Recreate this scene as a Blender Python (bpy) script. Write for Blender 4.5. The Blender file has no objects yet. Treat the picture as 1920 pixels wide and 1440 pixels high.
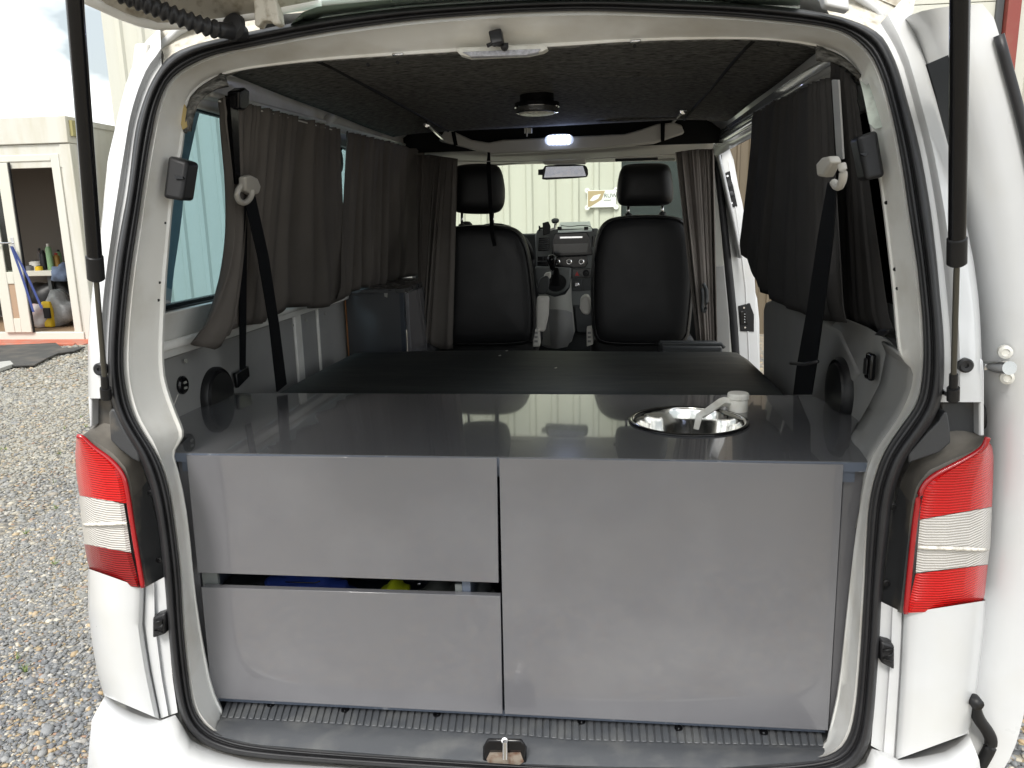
import bpy, bmesh, math, random
import numpy as np
from mathutils import Vector
R = math.radians
random.seed(7); np.random.seed(7)
sc = bpy.context.scene
# ------------------------------------------------------------------ camera
FPX = 1460.0                                    # focal length in pixels of the 1920 wide photograph
YAW, PITCH, ROLL = R(6.73), R(12.03), R(1.25)
CAM = np.array([0.20, -1.43, 1.72])
_cy, _sy = math.cos(YAW), math.sin(YAW)
FW = np.array([-_sy*math.cos(PITCH), _cy*math.cos(PITCH), -math.sin(PITCH)])
_r = np.array([_cy, _sy, 0.0]); _d = np.cross(FW, _r)
RT = math.cos(ROLL)*_r + math.sin(ROLL)*_d
DN = -math.sin(ROLL)*_r + math.cos(ROLL)*_d
M3 = np.array([RT, DN, FW])
cd = bpy.data.cameras.new('camera'); cam = bpy.data.objects.new('camera', cd); sc.collection.objects.link(cam)
cd.sensor_width = 36.0; cd.lens = 36.0*FPX/1920.0; cd.clip_start = 0.05; cd.clip_end = 400
from mathutils import Matrix
m = Matrix(((RT[0], -DN[0], -FW[0], CAM[0]), (RT[1], -DN[1], -FW[1], CAM[1]), (RT[2], -DN[2], -FW[2], CAM[2]), (0, 0, 0, 1)))
cam.matrix_world = m; sc.camera = cam
# ------------------------------------------------------------------ world, sun, exposure
SUN_EL, SUN_AZ = R(50), R(193)                  # azimuth measured clockwise from +Y
w = bpy.data.worlds.new('World'); sc.world = w; w.use_nodes = True
nt = w.node_tree; nt.nodes.clear()
out = nt.nodes.new('ShaderNodeOutputWorld'); bg = nt.nodes.new('ShaderNodeBackground')
sky = nt.nodes.new('ShaderNodeTexSky'); sky.sky_type = 'NISHITA'; sky.sun_disc = False
sky.sun_elevation = SUN_EL; sky.sun_rotation = SUN_AZ; sky.dust_density = 3.0; sky.air_density = 1.5
tc = nt.nodes.new('ShaderNodeTexCoord'); mp = nt.nodes.new('ShaderNodeMapping'); mp.inputs['Scale'].default_value = (1.6, 1.6, 3.6)
nz = nt.nodes.new('ShaderNodeTexNoise'); nz.inputs['Scale'].default_value = 2.2; nz.inputs['Detail'].default_value = 5
rp = nt.nodes.new('ShaderNodeValToRGB')
rp.color_ramp.elements[0].position = .44; rp.color_ramp.elements[0].color = (2.7, 2.95, 3.05, 1)
rp.color_ramp.elements[1].position = .60; rp.color_ramp.elements[1].color = (11, 11.1, 11.1, 1)
mx = nt.nodes.new('ShaderNodeMix'); mx.data_type = 'RGBA'; mx.inputs[0].default_value = .86
nt.links.new(tc.outputs['Generated'], mp.inputs[0]); nt.links.new(mp.outputs[0], nz.inputs['Vector'])
nt.links.new(nz.outputs['Fac'], rp.inputs[0]); nt.links.new(sky.outputs[0], mx.inputs[6]); nt.links.new(rp.outputs[0], mx.inputs[7])
nt.links.new(mx.outputs[2], bg.inputs[0]); bg.inputs[1].default_value = 0.085
nt.links.new(bg.outputs[0], out.inputs[0])
sd = bpy.data.lights.new('sun', 'SUN'); sd.energy = 1.2; sd.angle = R(18); sd.color = (1, .97, .92)
so = bpy.data.objects.new('sun', sd); sc.collection.objects.link(so)
sv = Vector((math.sin(SUN_AZ)*math.cos(SUN_EL), math.cos(SUN_AZ)*math.cos(SUN_EL), math.sin(SUN_EL)))
so.rotation_euler = sv.to_track_quat('Z', 'Y').to_euler()
sc.view_settings.view_transform = 'Standard'; sc.view_settings.look = 'None'
sc.view_settings.exposure = 1.65; sc.view_settings.gamma = 1
sc.render.engine = 'CYCLES'
sc.cycles.max_bounces = 10; sc.cycles.diffuse_bounces = 5; sc.cycles.transparent_max_bounces = 16

# ------------------------------------------------------------------ geometry helpers
def ray(x, y): return M3.T @ np.array([(x-960)/FPX, (y-720)/FPX, 1.0])
def P(x, y, X=None, Y=None, Z=None):
    v = ray(x, y); k, t = (0, X) if X is not None else (1, Y) if Y is not None else (2, Z)
    return CAM + v*(t-CAM[k])/v[k]
def PP(x, y, pl):
    v = ray(x, y); p0, n = np.array(pl[0], float), np.array(pl[1], float)
    return CAM + v*((p0-CAM) @ n)/(v @ n)
def lean(z): return 0.16*max(0.0, (z-1.4)/.7)**1.5
def RR(x, y, off=0.0):                          # a point of the leaning rear face of the van
    Y = 0.0
    for i in range(7): p = P(x, y, Y=Y+off); Y = lean(p[2])
    return P(x, y, Y=Y+off)
WL = ((-.88, 0, 1.35), (.68, 0, -.18)); WR = ((.83, 0, 1.35), (.68, 0, .12))
def chaikin(pts, n=2, closed=False):
    pts = [np.array(p, float) for p in pts]
    for _ in range(n):
        q = []; L = len(pts); rng = range(L) if closed else range(L-1)
        if not closed: q.append(pts[0])
        for i in rng:
            a, b = pts[i], pts[(i+1) % L]; q += [a*.75+b*.25, a*.25+b*.75]
        if not closed: q.append(pts[-1])
        pts = q
    return pts
def resample(pts, n):
    pts = np.array([np.array(p, float) for p in pts]); d = np.r_[0, np.cumsum(np.linalg.norm(np.diff(pts, axis=0), axis=1))]
    s = np.linspace(0, d[-1], n)
    return [np.array([np.interp(t, d, pts[:, k]) for k in range(pts.shape[1])]) for t in s]

class MB:
    def __init__(s): s.v = []; s.f = []
    def add(s, vs, fs):
        o = len(s.v); s.v += [tuple(map(float, p)) for p in vs]; s.f += [tuple(i+o for i in q) for q in fs]; return s
    def grid(s, rows, closed=False):
        n = len(rows[0]); vs = [p for r in rows for p in r]; fs = []
        for i in range(len(rows)-1):
            for j in range(n if closed else n-1):
                k = (j+1) % n; fs.append((i*n+j, i*n+k, (i+1)*n+k, (i+1)*n+j))
        return s.add(vs, fs)
    def box(s, a, b):
        x0, y0, z0 = [min(a[i], b[i]) for i in range(3)]; x1, y1, z1 = [max(a[i], b[i]) for i in range(3)]
        return s.add([(x0,y0,z0),(x1,y0,z0),(x1,y1,z0),(x0,y1,z0),(x0,y0,z1),(x1,y0,z1),(x1,y1,z1),(x0,y1,z1)],
                     [(0,3,2,1),(4,5,6,7),(0,1,5,4),(1,2,6,5),(2,3,7,6),(3,0,4,7)])
    def prism(s, pts, d):
        pts = [np.array(p, float) for p in pts]; n = len(pts); d = np.array(d, float)
        return s.add(pts+[p+d for p in pts], [tuple(range(n)), tuple(range(2*n-1, n-1, -1))]+[(i, n+i, n+(i+1) % n, (i+1) % n) for i in range(n)])
    def tube(s, pts, r, seg=10, cap=True):
        pts = [np.array(p, float) for p in pts]; rings = []; up = np.array([0.013, .02, 1.0])
        rr = r if hasattr(r, '__len__') else [r]*len(pts)
        for i, p in enumerate(pts):
            t = pts[min(i+1, len(pts)-1)]-pts[max(i-1, 0)]; t = t/(np.linalg.norm(t)+1e-9)
            a = np.cross(t, up)
            if np.linalg.norm(a) < .15: a = np.cross(t, np.array([1.0, 0.05, 0]))
            a /= np.linalg.norm(a); b = np.cross(t, a)
            rings.append([p+rr[i]*(math.cos(q)*a+math.sin(q)*b) for q in np.linspace(0, 2*math.pi, seg, endpoint=False)])
        s.grid(rings, closed=True)
        if cap:
            n0 = len(s.v)-seg*len(pts); s.f.append(tuple(range(n0, n0+seg))); s.f.append(tuple(range(len(s.v)-1, len(s.v)-seg-1, -1)))
        return s
    def lathe(s, c, ax, prof, seg=32, sx=1.0):
        c = np.array(c, float); ax = np.array(ax, float); ax /= np.linalg.norm(ax)
        a = np.cross(ax, [0, 0, 1.0]) if abs(ax[2]) < .9 else np.array([1.0, 0, 0]); a /= np.linalg.norm(a); b = np.cross(ax, a)
        return s.grid([[c+ax*h+max(r, 1e-5)*(math.cos(q)*a*sx+math.sin(q)*b) for q in np.linspace(0, 2*math.pi, seg, endpoint=False)] for r, h in prof], closed=True)

COL = sc.collection
def link(o, parent):
    COL.objects.link(o)
    if parent is not None:
        o.parent = parent
        if parent.type == 'EMPTY': o.location = tuple(-Vector(parent.location))
    return o
def obj(name, mb, mat, parent=None, smooth=False, bevel=0, seg=2, solid=0, sub=0, normals=True, **kw):
    me = bpy.data.meshes.new(name); me.from_pydata(mb.v, [], mb.f); me.materials.append(mat)
    if normals or solid:
        bm = bmesh.new(); bm.from_mesh(me); bmesh.ops.recalc_face_normals(bm, faces=bm.faces); bm.to_mesh(me); bm.free()
    o = bpy.data.objects.new(name, me); link(o, parent)
    if smooth:
        me.polygons.foreach_set('use_smooth', [True]*len(me.polygons))
        if smooth != 2:
            me.set_sharp_from_angle(angle=R(40))
    if solid:
        s = o.modifiers.new('s', 'SOLIDIFY'); s.thickness = solid; s.offset = kw.get('soff', 0)
    if bevel:
        b = o.modifiers.new('b', 'BEVEL'); b.width = bevel; b.segments = seg; b.limit_method = 'ANGLE'; b.angle_limit = R(35)
        if not smooth:
            me.polygons.foreach_set('use_smooth', [True]*len(me.polygons)); me.set_sharp_from_angle(angle=R(50))
            b.harden_normals = False
    if sub:
        s = o.modifiers.new('u', 'SUBSURF'); s.levels = sub; s.render_levels = sub
    if 'label' in kw: o['label'] = kw['label']
    return o
def tag(o, label=None, cat=None, group=None, kind=None):
    if label: o['label'] = label
    if cat: o['category'] = cat
    if group: o['group'] = group
    if kind: o['kind'] = kind
    return o
def thing(name, loc, label, cat, group=None):
    o = bpy.data.objects.new(name, None); COL.objects.link(o); o.location = loc; o.empty_display_size = .1
    return tag(o, label, cat, group)
def slab(pts, d): return MB().prism(pts, d)
def ruled(A, B, n=24, k=1, f=None):             # surface between two 3D curves, k strips; f(t) pushes it along -Y
    A, B = resample(A, n), resample(B, n); mb = MB()
    rows = []
    for i in range(k+1):
        t = i/k; dy = f(t) if f else 0
        rows.append([a*(1-t)+b*t+np.array([0, dy, 0]) for a, b in zip(A, B)])
    return mb.grid(rows)

# ------------------------------------------------------------------ materials
def mat(name, col, rough=.5, metal=0, coat=0, coatr=.05, bump=0, bscale=200, var=0, vscale=8, dirt_or_sheen=None, damt=.3, dscale=6, trans=0, emit=None, estr=1, spec=.5, stretch=None, dlo=.45, dhi=.7, bdet=3, rvar=1):
    m = bpy.data.materials.new(name); m.use_nodes = True; nt = m.node_tree; b = nt.nodes['Principled BSDF']
    b.inputs['Roughness'].default_value = rough; b.inputs['Metallic'].default_value = metal
    b.inputs['Coat Weight'].default_value = coat; b.inputs['Coat Roughness'].default_value = coatr
    b.inputs['Specular IOR Level'].default_value = spec; b.inputs['Transmission Weight'].default_value = trans
    tc = nt.nodes.new('ShaderNodeTexCoord'); mp = nt.nodes.new('ShaderNodeMapping')
    nt.links.new(tc.outputs['Object'], mp.inputs[0])
    if stretch: mp.inputs['Scale'].default_value = stretch
    cur = None
    rgb = nt.nodes.new('ShaderNodeRGB'); rgb.outputs[0].default_value = (*col, 1); cur = rgb.outputs[0]
    def noise(s, det=4):
        n = nt.nodes.new('ShaderNodeTexNoise'); n.inputs['Scale'].default_value = s; n.inputs['Detail'].default_value = det
        nt.links.new(mp.outputs[0], n.inputs['Vector']); return n
    if var:
        n = noise(vscale); h = nt.nodes.new('ShaderNodeHueSaturation'); mr = nt.nodes.new('ShaderNodeMapRange')
        mr.inputs[1].default_value = .3; mr.inputs[2].default_value = .7; mr.inputs[3].default_value = 1-var; mr.inputs[4].default_value = 1+var
        nt.links.new(n.outputs['Fac'], mr.inputs[0]); nt.links.new(mr.outputs[0], h.inputs['Value']); nt.links.new(cur, h.inputs['Color']); cur = h.outputs[0]
    if dirt_or_sheen:
        n = noise(dscale, 8); mr = nt.nodes.new('ShaderNodeMapRange'); mr.inputs[1].default_value = dlo; mr.inputs[2].default_value = dhi
        mr.inputs[4].default_value = damt; nt.links.new(n.outputs['Fac'], mr.inputs[0])
        x = nt.nodes.new('ShaderNodeMix'); x.data_type = 'RGBA'; nt.links.new(mr.outputs[0], x.inputs[0]); nt.links.new(cur, x.inputs[6]); x.inputs[7].default_value = (*dirt_or_sheen, 1); cur = x.outputs[2]
    nt.links.new(cur, b.inputs['Base Color'])
    if rough < .6 and not metal:
        n = noise(14, 3); mr = nt.nodes.new('ShaderNodeMapRange'); mr.inputs[3].default_value = max(0, rough-.05*rvar); mr.inputs[4].default_value = rough+.09*rvar
        nt.links.new(n.outputs['Fac'], mr.inputs[0]); nt.links.new(mr.outputs[0], b.inputs['Roughness'])
    if bump:
        n = noise(bscale, bdet); bp = nt.nodes.new('ShaderNodeBump'); bp.inputs['Strength'].default_value = bump; bp.inputs['Distance'].default_value = .004
        nt.links.new(n.outputs['Fac'], bp.inputs['Height']); nt.links.new(bp.outputs[0], b.inputs['Normal'])
    if emit: b.inputs['Emission Color'].default_value = (*emit, 1); b.inputs['Emission Strength'].default_value = estr
    return m
def glass(name, tint, alpha=.85, rough=.02):    # thin pane: mostly clear, with a reflection
    m = bpy.data.materials.new(name); m.use_nodes = True; nt = m.node_tree; nt.nodes.clear()
    o = nt.nodes.new('ShaderNodeOutputMaterial'); t = nt.nodes.new('ShaderNodeBsdfTransparent'); g = nt.nodes.new('ShaderNodeBsdfGlossy')
    t.inputs[0].default_value = (*tint, 1); g.inputs['Roughness'].default_value = rough
    lw = nt.nodes.new('ShaderNodeLayerWeight'); lw.inputs[0].default_value = .5; pw = nt.nodes.new('ShaderNodeMath'); pw.operation = 'POWER'; pw.inputs[1].default_value = 5
    fr = nt.nodes.new('ShaderNodeMapRange'); fr.inputs[3].default_value = .035; fr.inputs[4].default_value = .6; x = nt.nodes.new('ShaderNodeMixShader')
    nt.links.new(lw.outputs['Facing'], pw.inputs[0]); nt.links.new(pw.outputs[0], fr.inputs[0]); nt.links.new(fr.outputs[0], x.inputs[0]); nt.links.new(t.outputs[0], x.inputs[1]); nt.links.new(g.outputs[0], x.inputs[2]); nt.links.new(x.outputs[0], o.inputs[0])
    return m
M = {}
M['paint'] = mat('white_paint', (.60, .61, .62), .28, coat=.6, dirt_or_sheen=(.5, .47, .38), damt=.22, dscale=5, var=.02)
M['paintdirty'] = mat('dirty_white_paint', (.56, .53, .46), .5, dirt_or_sheen=(.20, .16, .10), damt=.7, dscale=55, dlo=.5, dhi=.72)
M['frame'] = mat('frame_paint', (.78, .775, .745), .36, coat=.3, dirt_or_sheen=(.40, .35, .26), damt=.35, dscale=9, var=.03, bump=.03, bscale=60)
M['rubber'] = mat('seal_rubber', (.018, .018, .02), .42, spec=.4, bump=.06, bscale=90, var=.2, vscale=12)
M['blackplastic'] = mat('black_plastic', (.012, .012, .013), .42, spec=.35, bump=.05, bscale=500)
M['gloss_black'] = mat('gloss_black', (.006, .006, .007), .16, coat=.15, spec=.3)
M['housing'] = mat('housing_plastic', (.04, .042, .045), .5, dirt_or_sheen=(.20, .17, .13), damt=.6, dscale=9, dlo=.5, dhi=.66, bump=.1, bscale=400)
M['dusty'] = mat('dusty_black_plastic', (.10, .093, .083), .6, dirt_or_sheen=(.21, .19, .16), damt=.6, dscale=12, dlo=.42, dhi=.62, bump=.1, bscale=400)
M['silltrim'] = mat('scuff_plastic', (.075, .08, .088), .42, bump=.12, bscale=500, dirt_or_sheen=(.2, .2, .19), damt=.35, dscale=16)
M['lacquer'] = mat('grey_lacquer', (.150, .149, .160), .22, coat=1, coatr=.035, bump=.22, bscale=2.3, bdet=0, rvar=.15, dirt_or_sheen=(.23, .23, .24), damt=.3, dscale=3.2, dlo=.46, dhi=.66)  # pale blotches: soft cloud reflections painted into the lacquer colour
M['laqtop'] = mat('worktop_lacquer', (.105, .106, .112), .2, coat=1, coatr=.035, bump=.08, bscale=3, bdet=0, rvar=.3, dirt_or_sheen=(.4, .4, .4), damt=.35, dscale=120, dlo=.72, dhi=.8)
M['edge'] = mat('board_edge', (.10, .12, .16), .4, dirt_or_sheen=(.5, .5, .5), damt=.4, dscale=40, dlo=.6)
M['edgechip'] = mat('chipped_board_edge', (.42, .18, .06), .6)
M['felt'] = mat('charcoal_felt', (.115, .113, .106), .95, bump=1.0, bscale=260, var=.75, vscale=120, spec=.1, dirt_or_sheen=(.22, .21, .19), damt=.8, dscale=95, dlo=.5, dhi=.75, stretch=(.5, 1.6, 1))
M['vinyl'] = mat('bed_vinyl', (.013, .017, .017), .5, bump=.12, bscale=300, dirt_or_sheen=(.07, .07, .065), damt=.35, dscale=5, stretch=(.6, 3, 3))
M['leather'] = mat('black_leather', (.010, .010, .011), .45, bump=.15, bscale=350, spec=.4)
M['curtain'] = mat('curtain_cloth', (.125, .113, .103), .92, bump=.3, bscale=600, var=.12, vscale=4, spec=.15)
M['curtainR'] = mat('black_curtain_cloth', (.060, .058, .058), .92, bump=.3, bscale=600, var=.12, vscale=4, spec=.15)
M['cabcurtain'] = mat('taupe_curtain_cloth', (.19, .17, .155), .85, bump=.3, bscale=600, var=.15, vscale=5, spec=.2)
M['belt'] = mat('belt_webbing', (.004, .0045, .006), .8, spec=.15, bump=.5, bscale=500)
M['trim'] = mat('grey_trim', (.25, .25, .245), .55, bump=.15, bscale=700, var=.05, dirt_or_sheen=(.28, .26, .22), damt=.25, dscale=9)
M['ply'] = mat('grey_side_panel', (.28, .28, .275), .42, bump=.05, bscale=50, var=.05, dirt_or_sheen=(.3, .3, .28), damt=.2, dscale=25, dlo=.6)
M['creamtrim'] = mat('cream_plastic', (.66, .64, .59), .5, var=.03)
M['beigegrey'] = mat('light_grey_plastic', (.36, .36, .33), .5, bump=.1, bscale=600)
M['dash'] = mat('dash_plastic', (.05, .054, .056), .5, bump=.15, bscale=600)
M['dashlight'] = mat('dash_light_plastic', (.15, .16, .157), .5)
M['chrome'] = mat('chrome', (.75, .75, .76), .12, metal=1)
M['steel'] = mat('sink_steel', (.80, .79, .76), .09, metal=1)
M['railmetal'] = mat('grey_glossy_rail', (.46, .465, .46), .16, coat=.8, bump=.05, bscale=25)
M['whiteplastic'] = mat('white_plastic', (.74, .73, .68), .45, dirt_or_sheen=(.4, .36, .26), damt=.3, dscale=30)
M['beltguide'] = mat('belt_guide_plastic', (.42, .40, .36), .45)
M['led'] = mat('led_lit', (.9, .9, 1), .3, emit=(.80, .89, 1), estr=2.2)
M['ledoff'] = mat('led_lens', (.8, .76, .68), .25, bump=.5, bscale=160, var=.4, vscale=90)
M['wind'] = glass('windscreen_glass', (.95, .98, .94))
M['sideglass'] = glass('tinted_side_glass', (.62, .76, .82))
M['darkglass'] = glass('dark_privacy_glass', (.05, .06, .06))
M['mirrorglass'] = mat('mirror_glass', (.55, .6, .75), .03, metal=1)
M['screen'] = mat('screen_glass', (.02, .024, .028), .1, coat=.3)
M['seam'] = mat('seam_black', (.004, .004, .004), .9)
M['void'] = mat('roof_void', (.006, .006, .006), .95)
M['cabin'] = mat('cabin_cream', (.54, .53, .48), .55, dirt_or_sheen=(.38, .34, .22), damt=.45, dscale=2.2, stretch=(2, 2, .4))
M['cladding'] = mat('cream_cladding', (.50, .50, .44), .45, var=.03, vscale=2, dirt_or_sheen=(.5, .48, .38), damt=.3, dscale=1.2, stretch=(3, 3, .3))
M['tan'] = mat('tan_cladding', (.105, .082, .052), .6, var=.1, vscale=2)
M['darkgreen'] = mat('dark_green_door', (.012, .019, .019), .4, var=.2, vscale=3)
M['redsteel'] = mat('red_steel', (.20, .04, .03), .5, dirt_or_sheen=(.2, .08, .05), damt=.4, dscale=6)
M['redbrick'] = mat('red_plinth', (.42, .12, .07), .8, bump=.4, bscale=30, dirt_or_sheen=(.3, .22, .18), damt=.6, dscale=6)
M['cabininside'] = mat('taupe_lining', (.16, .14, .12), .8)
M['wood'] = mat('bench_wood', (.30, .20, .12), .6)
M['rubbermat'] = mat('rubber_mat', (.05, .05, .048), .85, bump=.4, bscale=20, dirt_or_sheen=(.14, .12, .1), damt=.5, dscale=4)
M['tyre'] = mat('tyre_rubber', (.02, .02, .02), .8)
def lens(name, col, lo):                         # ribbed plastic lamp lens
    m = mat(name, col, .3, coat=.55, coatr=.03, var=.15, vscale=9, spec=.2); nt = m.node_tree; b = nt.nodes['Principled BSDF']
    tc = nt.nodes.new('ShaderNodeTexCoord'); wv = nt.nodes.new('ShaderNodeTexWave'); wv.bands_direction = 'Z'; wv.inputs['Scale'].default_value = 62; wv.inputs['Distortion'].default_value = .02
    nt.links.new(tc.outputs['Object'], wv.inputs['Vector'])
    bp = nt.nodes.new('ShaderNodeBump'); bp.inputs['Strength'].default_value = .5; bp.inputs['Distance'].default_value = .004
    nt.links.new(wv.outputs['Fac'], bp.inputs['Height']); nt.links.new(bp.outputs[0], b.inputs['Normal'])
    x = nt.nodes.new('ShaderNodeMix'); x.data_type = 'RGBA'
    l = b.inputs['Base Color'].links[0].from_socket; nt.links.new(l, x.inputs[7]); x.inputs[6].default_value = (*lo, 1); nt.links.new(wv.outputs['Fac'], x.inputs[0]); nt.links.new(x.outputs[2], b.inputs['Base Color'])
    return m
M['lensred'] = lens('red_lens', (.60, .004, .004), (.42, .002, .002))
M['lensdark'] = lens('deep_red_lens', (.27, .004, .005), (.16, .002, .003))
M['lensclear'] = lens('clear_lens', (.62, .60, .56), (.46, .44, .42))
M['lensrim'] = mat('red_rim', (.34, .008, .012), .2, coat=.6)
M['amber'] = mat('amber_bulb', (.72, .52, .38), .4)

# ------------------------------------------------------------------ ground
gb = MB(); gs = 60.0
gb.add([(-gs, -gs, 0), (gs, -gs, 0), (gs, gs, 0), (-gs, gs, 0)], [(0, 1, 2, 3)])
def ground_mat():
    m = bpy.data.materials.new('gravel_ground'); m.use_nodes = True; nt = m.node_tree; b = nt.nodes['Principled BSDF']; b.inputs['Roughness'].default_value = .85
    tc = nt.nodes.new('ShaderNodeTexCoord'); v = nt.nodes.new('ShaderNodeTexVoronoi'); v.inputs['Scale'].default_value = 42; nt.links.new(tc.outputs['Object'], v.inputs['Vector'])
    r = nt.nodes.new('ShaderNodeValToRGB'); cr = r.color_ramp; cr.interpolation = 'CONSTANT'
    cols = [(0, (.10, .105, .11)), (.35, (.17, .17, .17)), (.55, (.24, .22, .18)), (.72, (.34, .27, .16)), (.84, (.42, .38, .30)), (.95, (.27, .14, .07))]
    cr.elements[0].position = 0; cr.elements[0].color = (*cols[0][1], 1); cr.elements[1].position = cols[1][0]; cr.elements[1].color = (*cols[1][1], 1)
    for p, c in cols[2:]: e = cr.elements.new(p); e.color = (*c, 1)
    s = nt.nodes.new('ShaderNodeSeparateColor'); nt.links.new(v.outputs['Color'], s.inputs[0]); nt.links.new(s.outputs[0], r.inputs[0])
    n = nt.nodes.new('ShaderNodeTexNoise'); n.inputs['Scale'].default_value = .9; n.inputs['Detail'].default_value = 5; nt.links.new(tc.outputs['Object'], n.inputs['Vector'])
    mr = nt.nodes.new('ShaderNodeMapRange'); mr.inputs[1].default_value = .42; mr.inputs[2].default_value = .62; mr.inputs[4].default_value = .55; nt.links.new(n.outputs['Fac'], mr.inputs[0])
    x = nt.nodes.new('ShaderNodeMix'); x.data_type = 'RGBA'; nt.links.new(mr.outputs[0], x.inputs[0]); nt.links.new(r.outputs[0], x.inputs[6]); x.inputs[7].default_value = (.34, .29, .20, 1)
    nt.links.new(x.outputs[2], b.inputs['Base Color'])
    bp = nt.nodes.new('ShaderNodeBump'); bp.inputs['Strength'].default_value = 1; bp.inputs['Distance'].default_value = .02; bp.invert = True
    nt.links.new(v.outputs['Distance'], bp.inputs['Height']); nt.links.new(bp.outputs[0], b.inputs['Normal'])
    return m
tag(obj('ground', gb, ground_mat()), kind='structure')
def stones(name, regions, label):
    t = (1+5**.5)/2
    iv = np.array([(-1,t,0),(1,t,0),(-1,-t,0),(1,-t,0),(0,-1,t),(0,1,t),(0,-1,-t),(0,1,-t),(t,0,-1),(t,0,1),(-t,0,-1),(-t,0,1)], float); iv /= np.linalg.norm(iv[0])
    it = np.array([(0,11,5),(0,5,1),(0,1,7),(0,7,10),(0,10,11),(1,5,9),(5,11,4),(11,10,2),(10,7,6),(7,1,8),(3,9,4),(3,4,2),(3,2,6),(3,6,8),(3,8,9),(4,9,5),(2,4,11),(6,2,10),(8,6,7),(9,8,1)])
    c = []
    for (x0, x1, y0, y1, n, s) in regions:
        a = np.random.rand(n, 2)*[x1-x0, y1-y0]+[x0, y0]
        c.append(np.c_[a, np.random.rand(n)*s*.35, np.full(n, s)])
    c = np.concatenate(c); n = len(c)
    sz = c[:, 3]*(np.random.lognormal(0, .33, n))
    ax = np.c_[np.random.uniform(.75, 1.35, n), np.random.uniform(.6, 1, n), np.random.uniform(.35, .65, n)]
    v = iv[None]*(1+np.random.uniform(-.2, .2, (n, 12, 1)))*ax[:, None]*sz[:, None, None]
    an = np.random.rand(n)*6.283; tl = np.random.normal(0, .35, n)
    y, z = v[..., 1].copy(), v[..., 2].copy(); v[..., 1] = y*np.cos(tl)[:, None]-z*np.sin(tl)[:, None]; v[..., 2] = y*np.sin(tl)[:, None]+z*np.cos(tl)[:, None]
    x, y = v[..., 0].copy(), v[..., 1].copy(); v[..., 0] = x*np.cos(an)[:, None]-y*np.sin(an)[:, None]; v[..., 1] = x*np.sin(an)[:, None]+y*np.cos(an)[:, None]
    v += c[:, None, :3]
    me = bpy.data.meshes.new(name); F = (it[None]+12*np.arange(n)[:, None, None]).reshape(-1, 3)
    me.vertices.add(n*12); me.vertices.foreach_set('co', v.reshape(-1)); me.loops.add(F.size); me.loops.foreach_set('vertex_index', F.reshape(-1).astype(np.int32))
    me.polygons.add(len(F)); me.polygons.foreach_set('loop_start', np.arange(0, F.size, 3).astype(np.int32)); me.update(calc_edges=True)
    pal = np.array([(.085,.092,.10),(.12,.125,.13),(.16,.165,.17),(.21,.21,.205),(.10,.10,.11),(.30,.28,.25),(.42,.38,.30),(.36,.25,.12),(.25,.13,.07),(.5,.47,.42),(.24,.2,.15)])
    k = np.random.choice(len(pal), n, p=[.2,.2,.17,.1,.1,.05,.05,.05,.02,.02,.04]); pt = np.sin(c[:, 0]*1.7+c[:, 1]*1.1)*np.sin(c[:, 1]*1.9-c[:, 0]*.6)+.25*np.sin(c[:, 0]*6+c[:, 1]*4); warm = np.clip((c[:, 1]-1.0)/3.0+.25*pt, 0, .9)*np.random.rand(n)**.6; warm[c[:, 0] > 0] *= .5
    col = (pal[k]*.86+.048)*np.random.uniform(.82, 1.2, (n, 1)); col = col*(1-warm[:, None])+np.array([.30, .285, .235])*warm[:, None]
    at = me.color_attributes.new('stone', 'FLOAT_COLOR', 'POINT'); at.data.foreach_set('color', np.c_[np.repeat(col, 12, 0), np.ones(n*12)].reshape(-1))
    me.polygons.foreach_set('use_smooth', np.ones(len(F), bool))
    m = bpy.data.materials.new('pebble'); m.use_nodes = True; b = m.node_tree.nodes['Principled BSDF']; b.inputs['Roughness'].default_value = .6
    a = m.node_tree.nodes.new('ShaderNodeAttribute'); a.attribute_name = 'stone'; m.node_tree.links.new(a.outputs['Color'], b.inputs['Base Color'])
    me.materials.append(m); o = bpy.data.objects.new(name, me); COL.objects.link(o); tag(o, label, 'gravel', kind='stuff'); return o
stones('gravel', [(-3.2, -.85, .2, 3.2, 66000, 0.0088), (-7.5, -2.0, 2.6, 6.2, 42000, .0125), (-9, -3.5, 5.5, 9.6, 16000, .019), (.95, 2.8, .3, 3.2, 18000, .0125), (-3, -.8, -.9, .3, 5000, .013)], 'loose grey and tan gravel covering the yard around the van')
# small weeds in the gravel
wb = MB()
for _ in range(150):
    x, y = random.uniform(-4.6, -1.2), random.uniform(.9, 6.5); 
    for k in range(9):
        a = random.random()*6.28; l = random.uniform(.012, .035); h = random.uniform(.01, .035)
        d = np.array([math.cos(a), math.sin(a), 0]); q = np.array([-d[1], d[0], 0])*.003; p = np.array([x, y, .012])+d*.004
        wb.add([p-q, p+q, p+d*l+np.array([0, 0, h])], [(0, 1, 2)])
tag(obj('weeds', wb, mat('weed_green', (.12, .17, .04), .7)), 'tiny green weeds sprouting between the gravel stones', 'weeds', kind='stuff')

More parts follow.
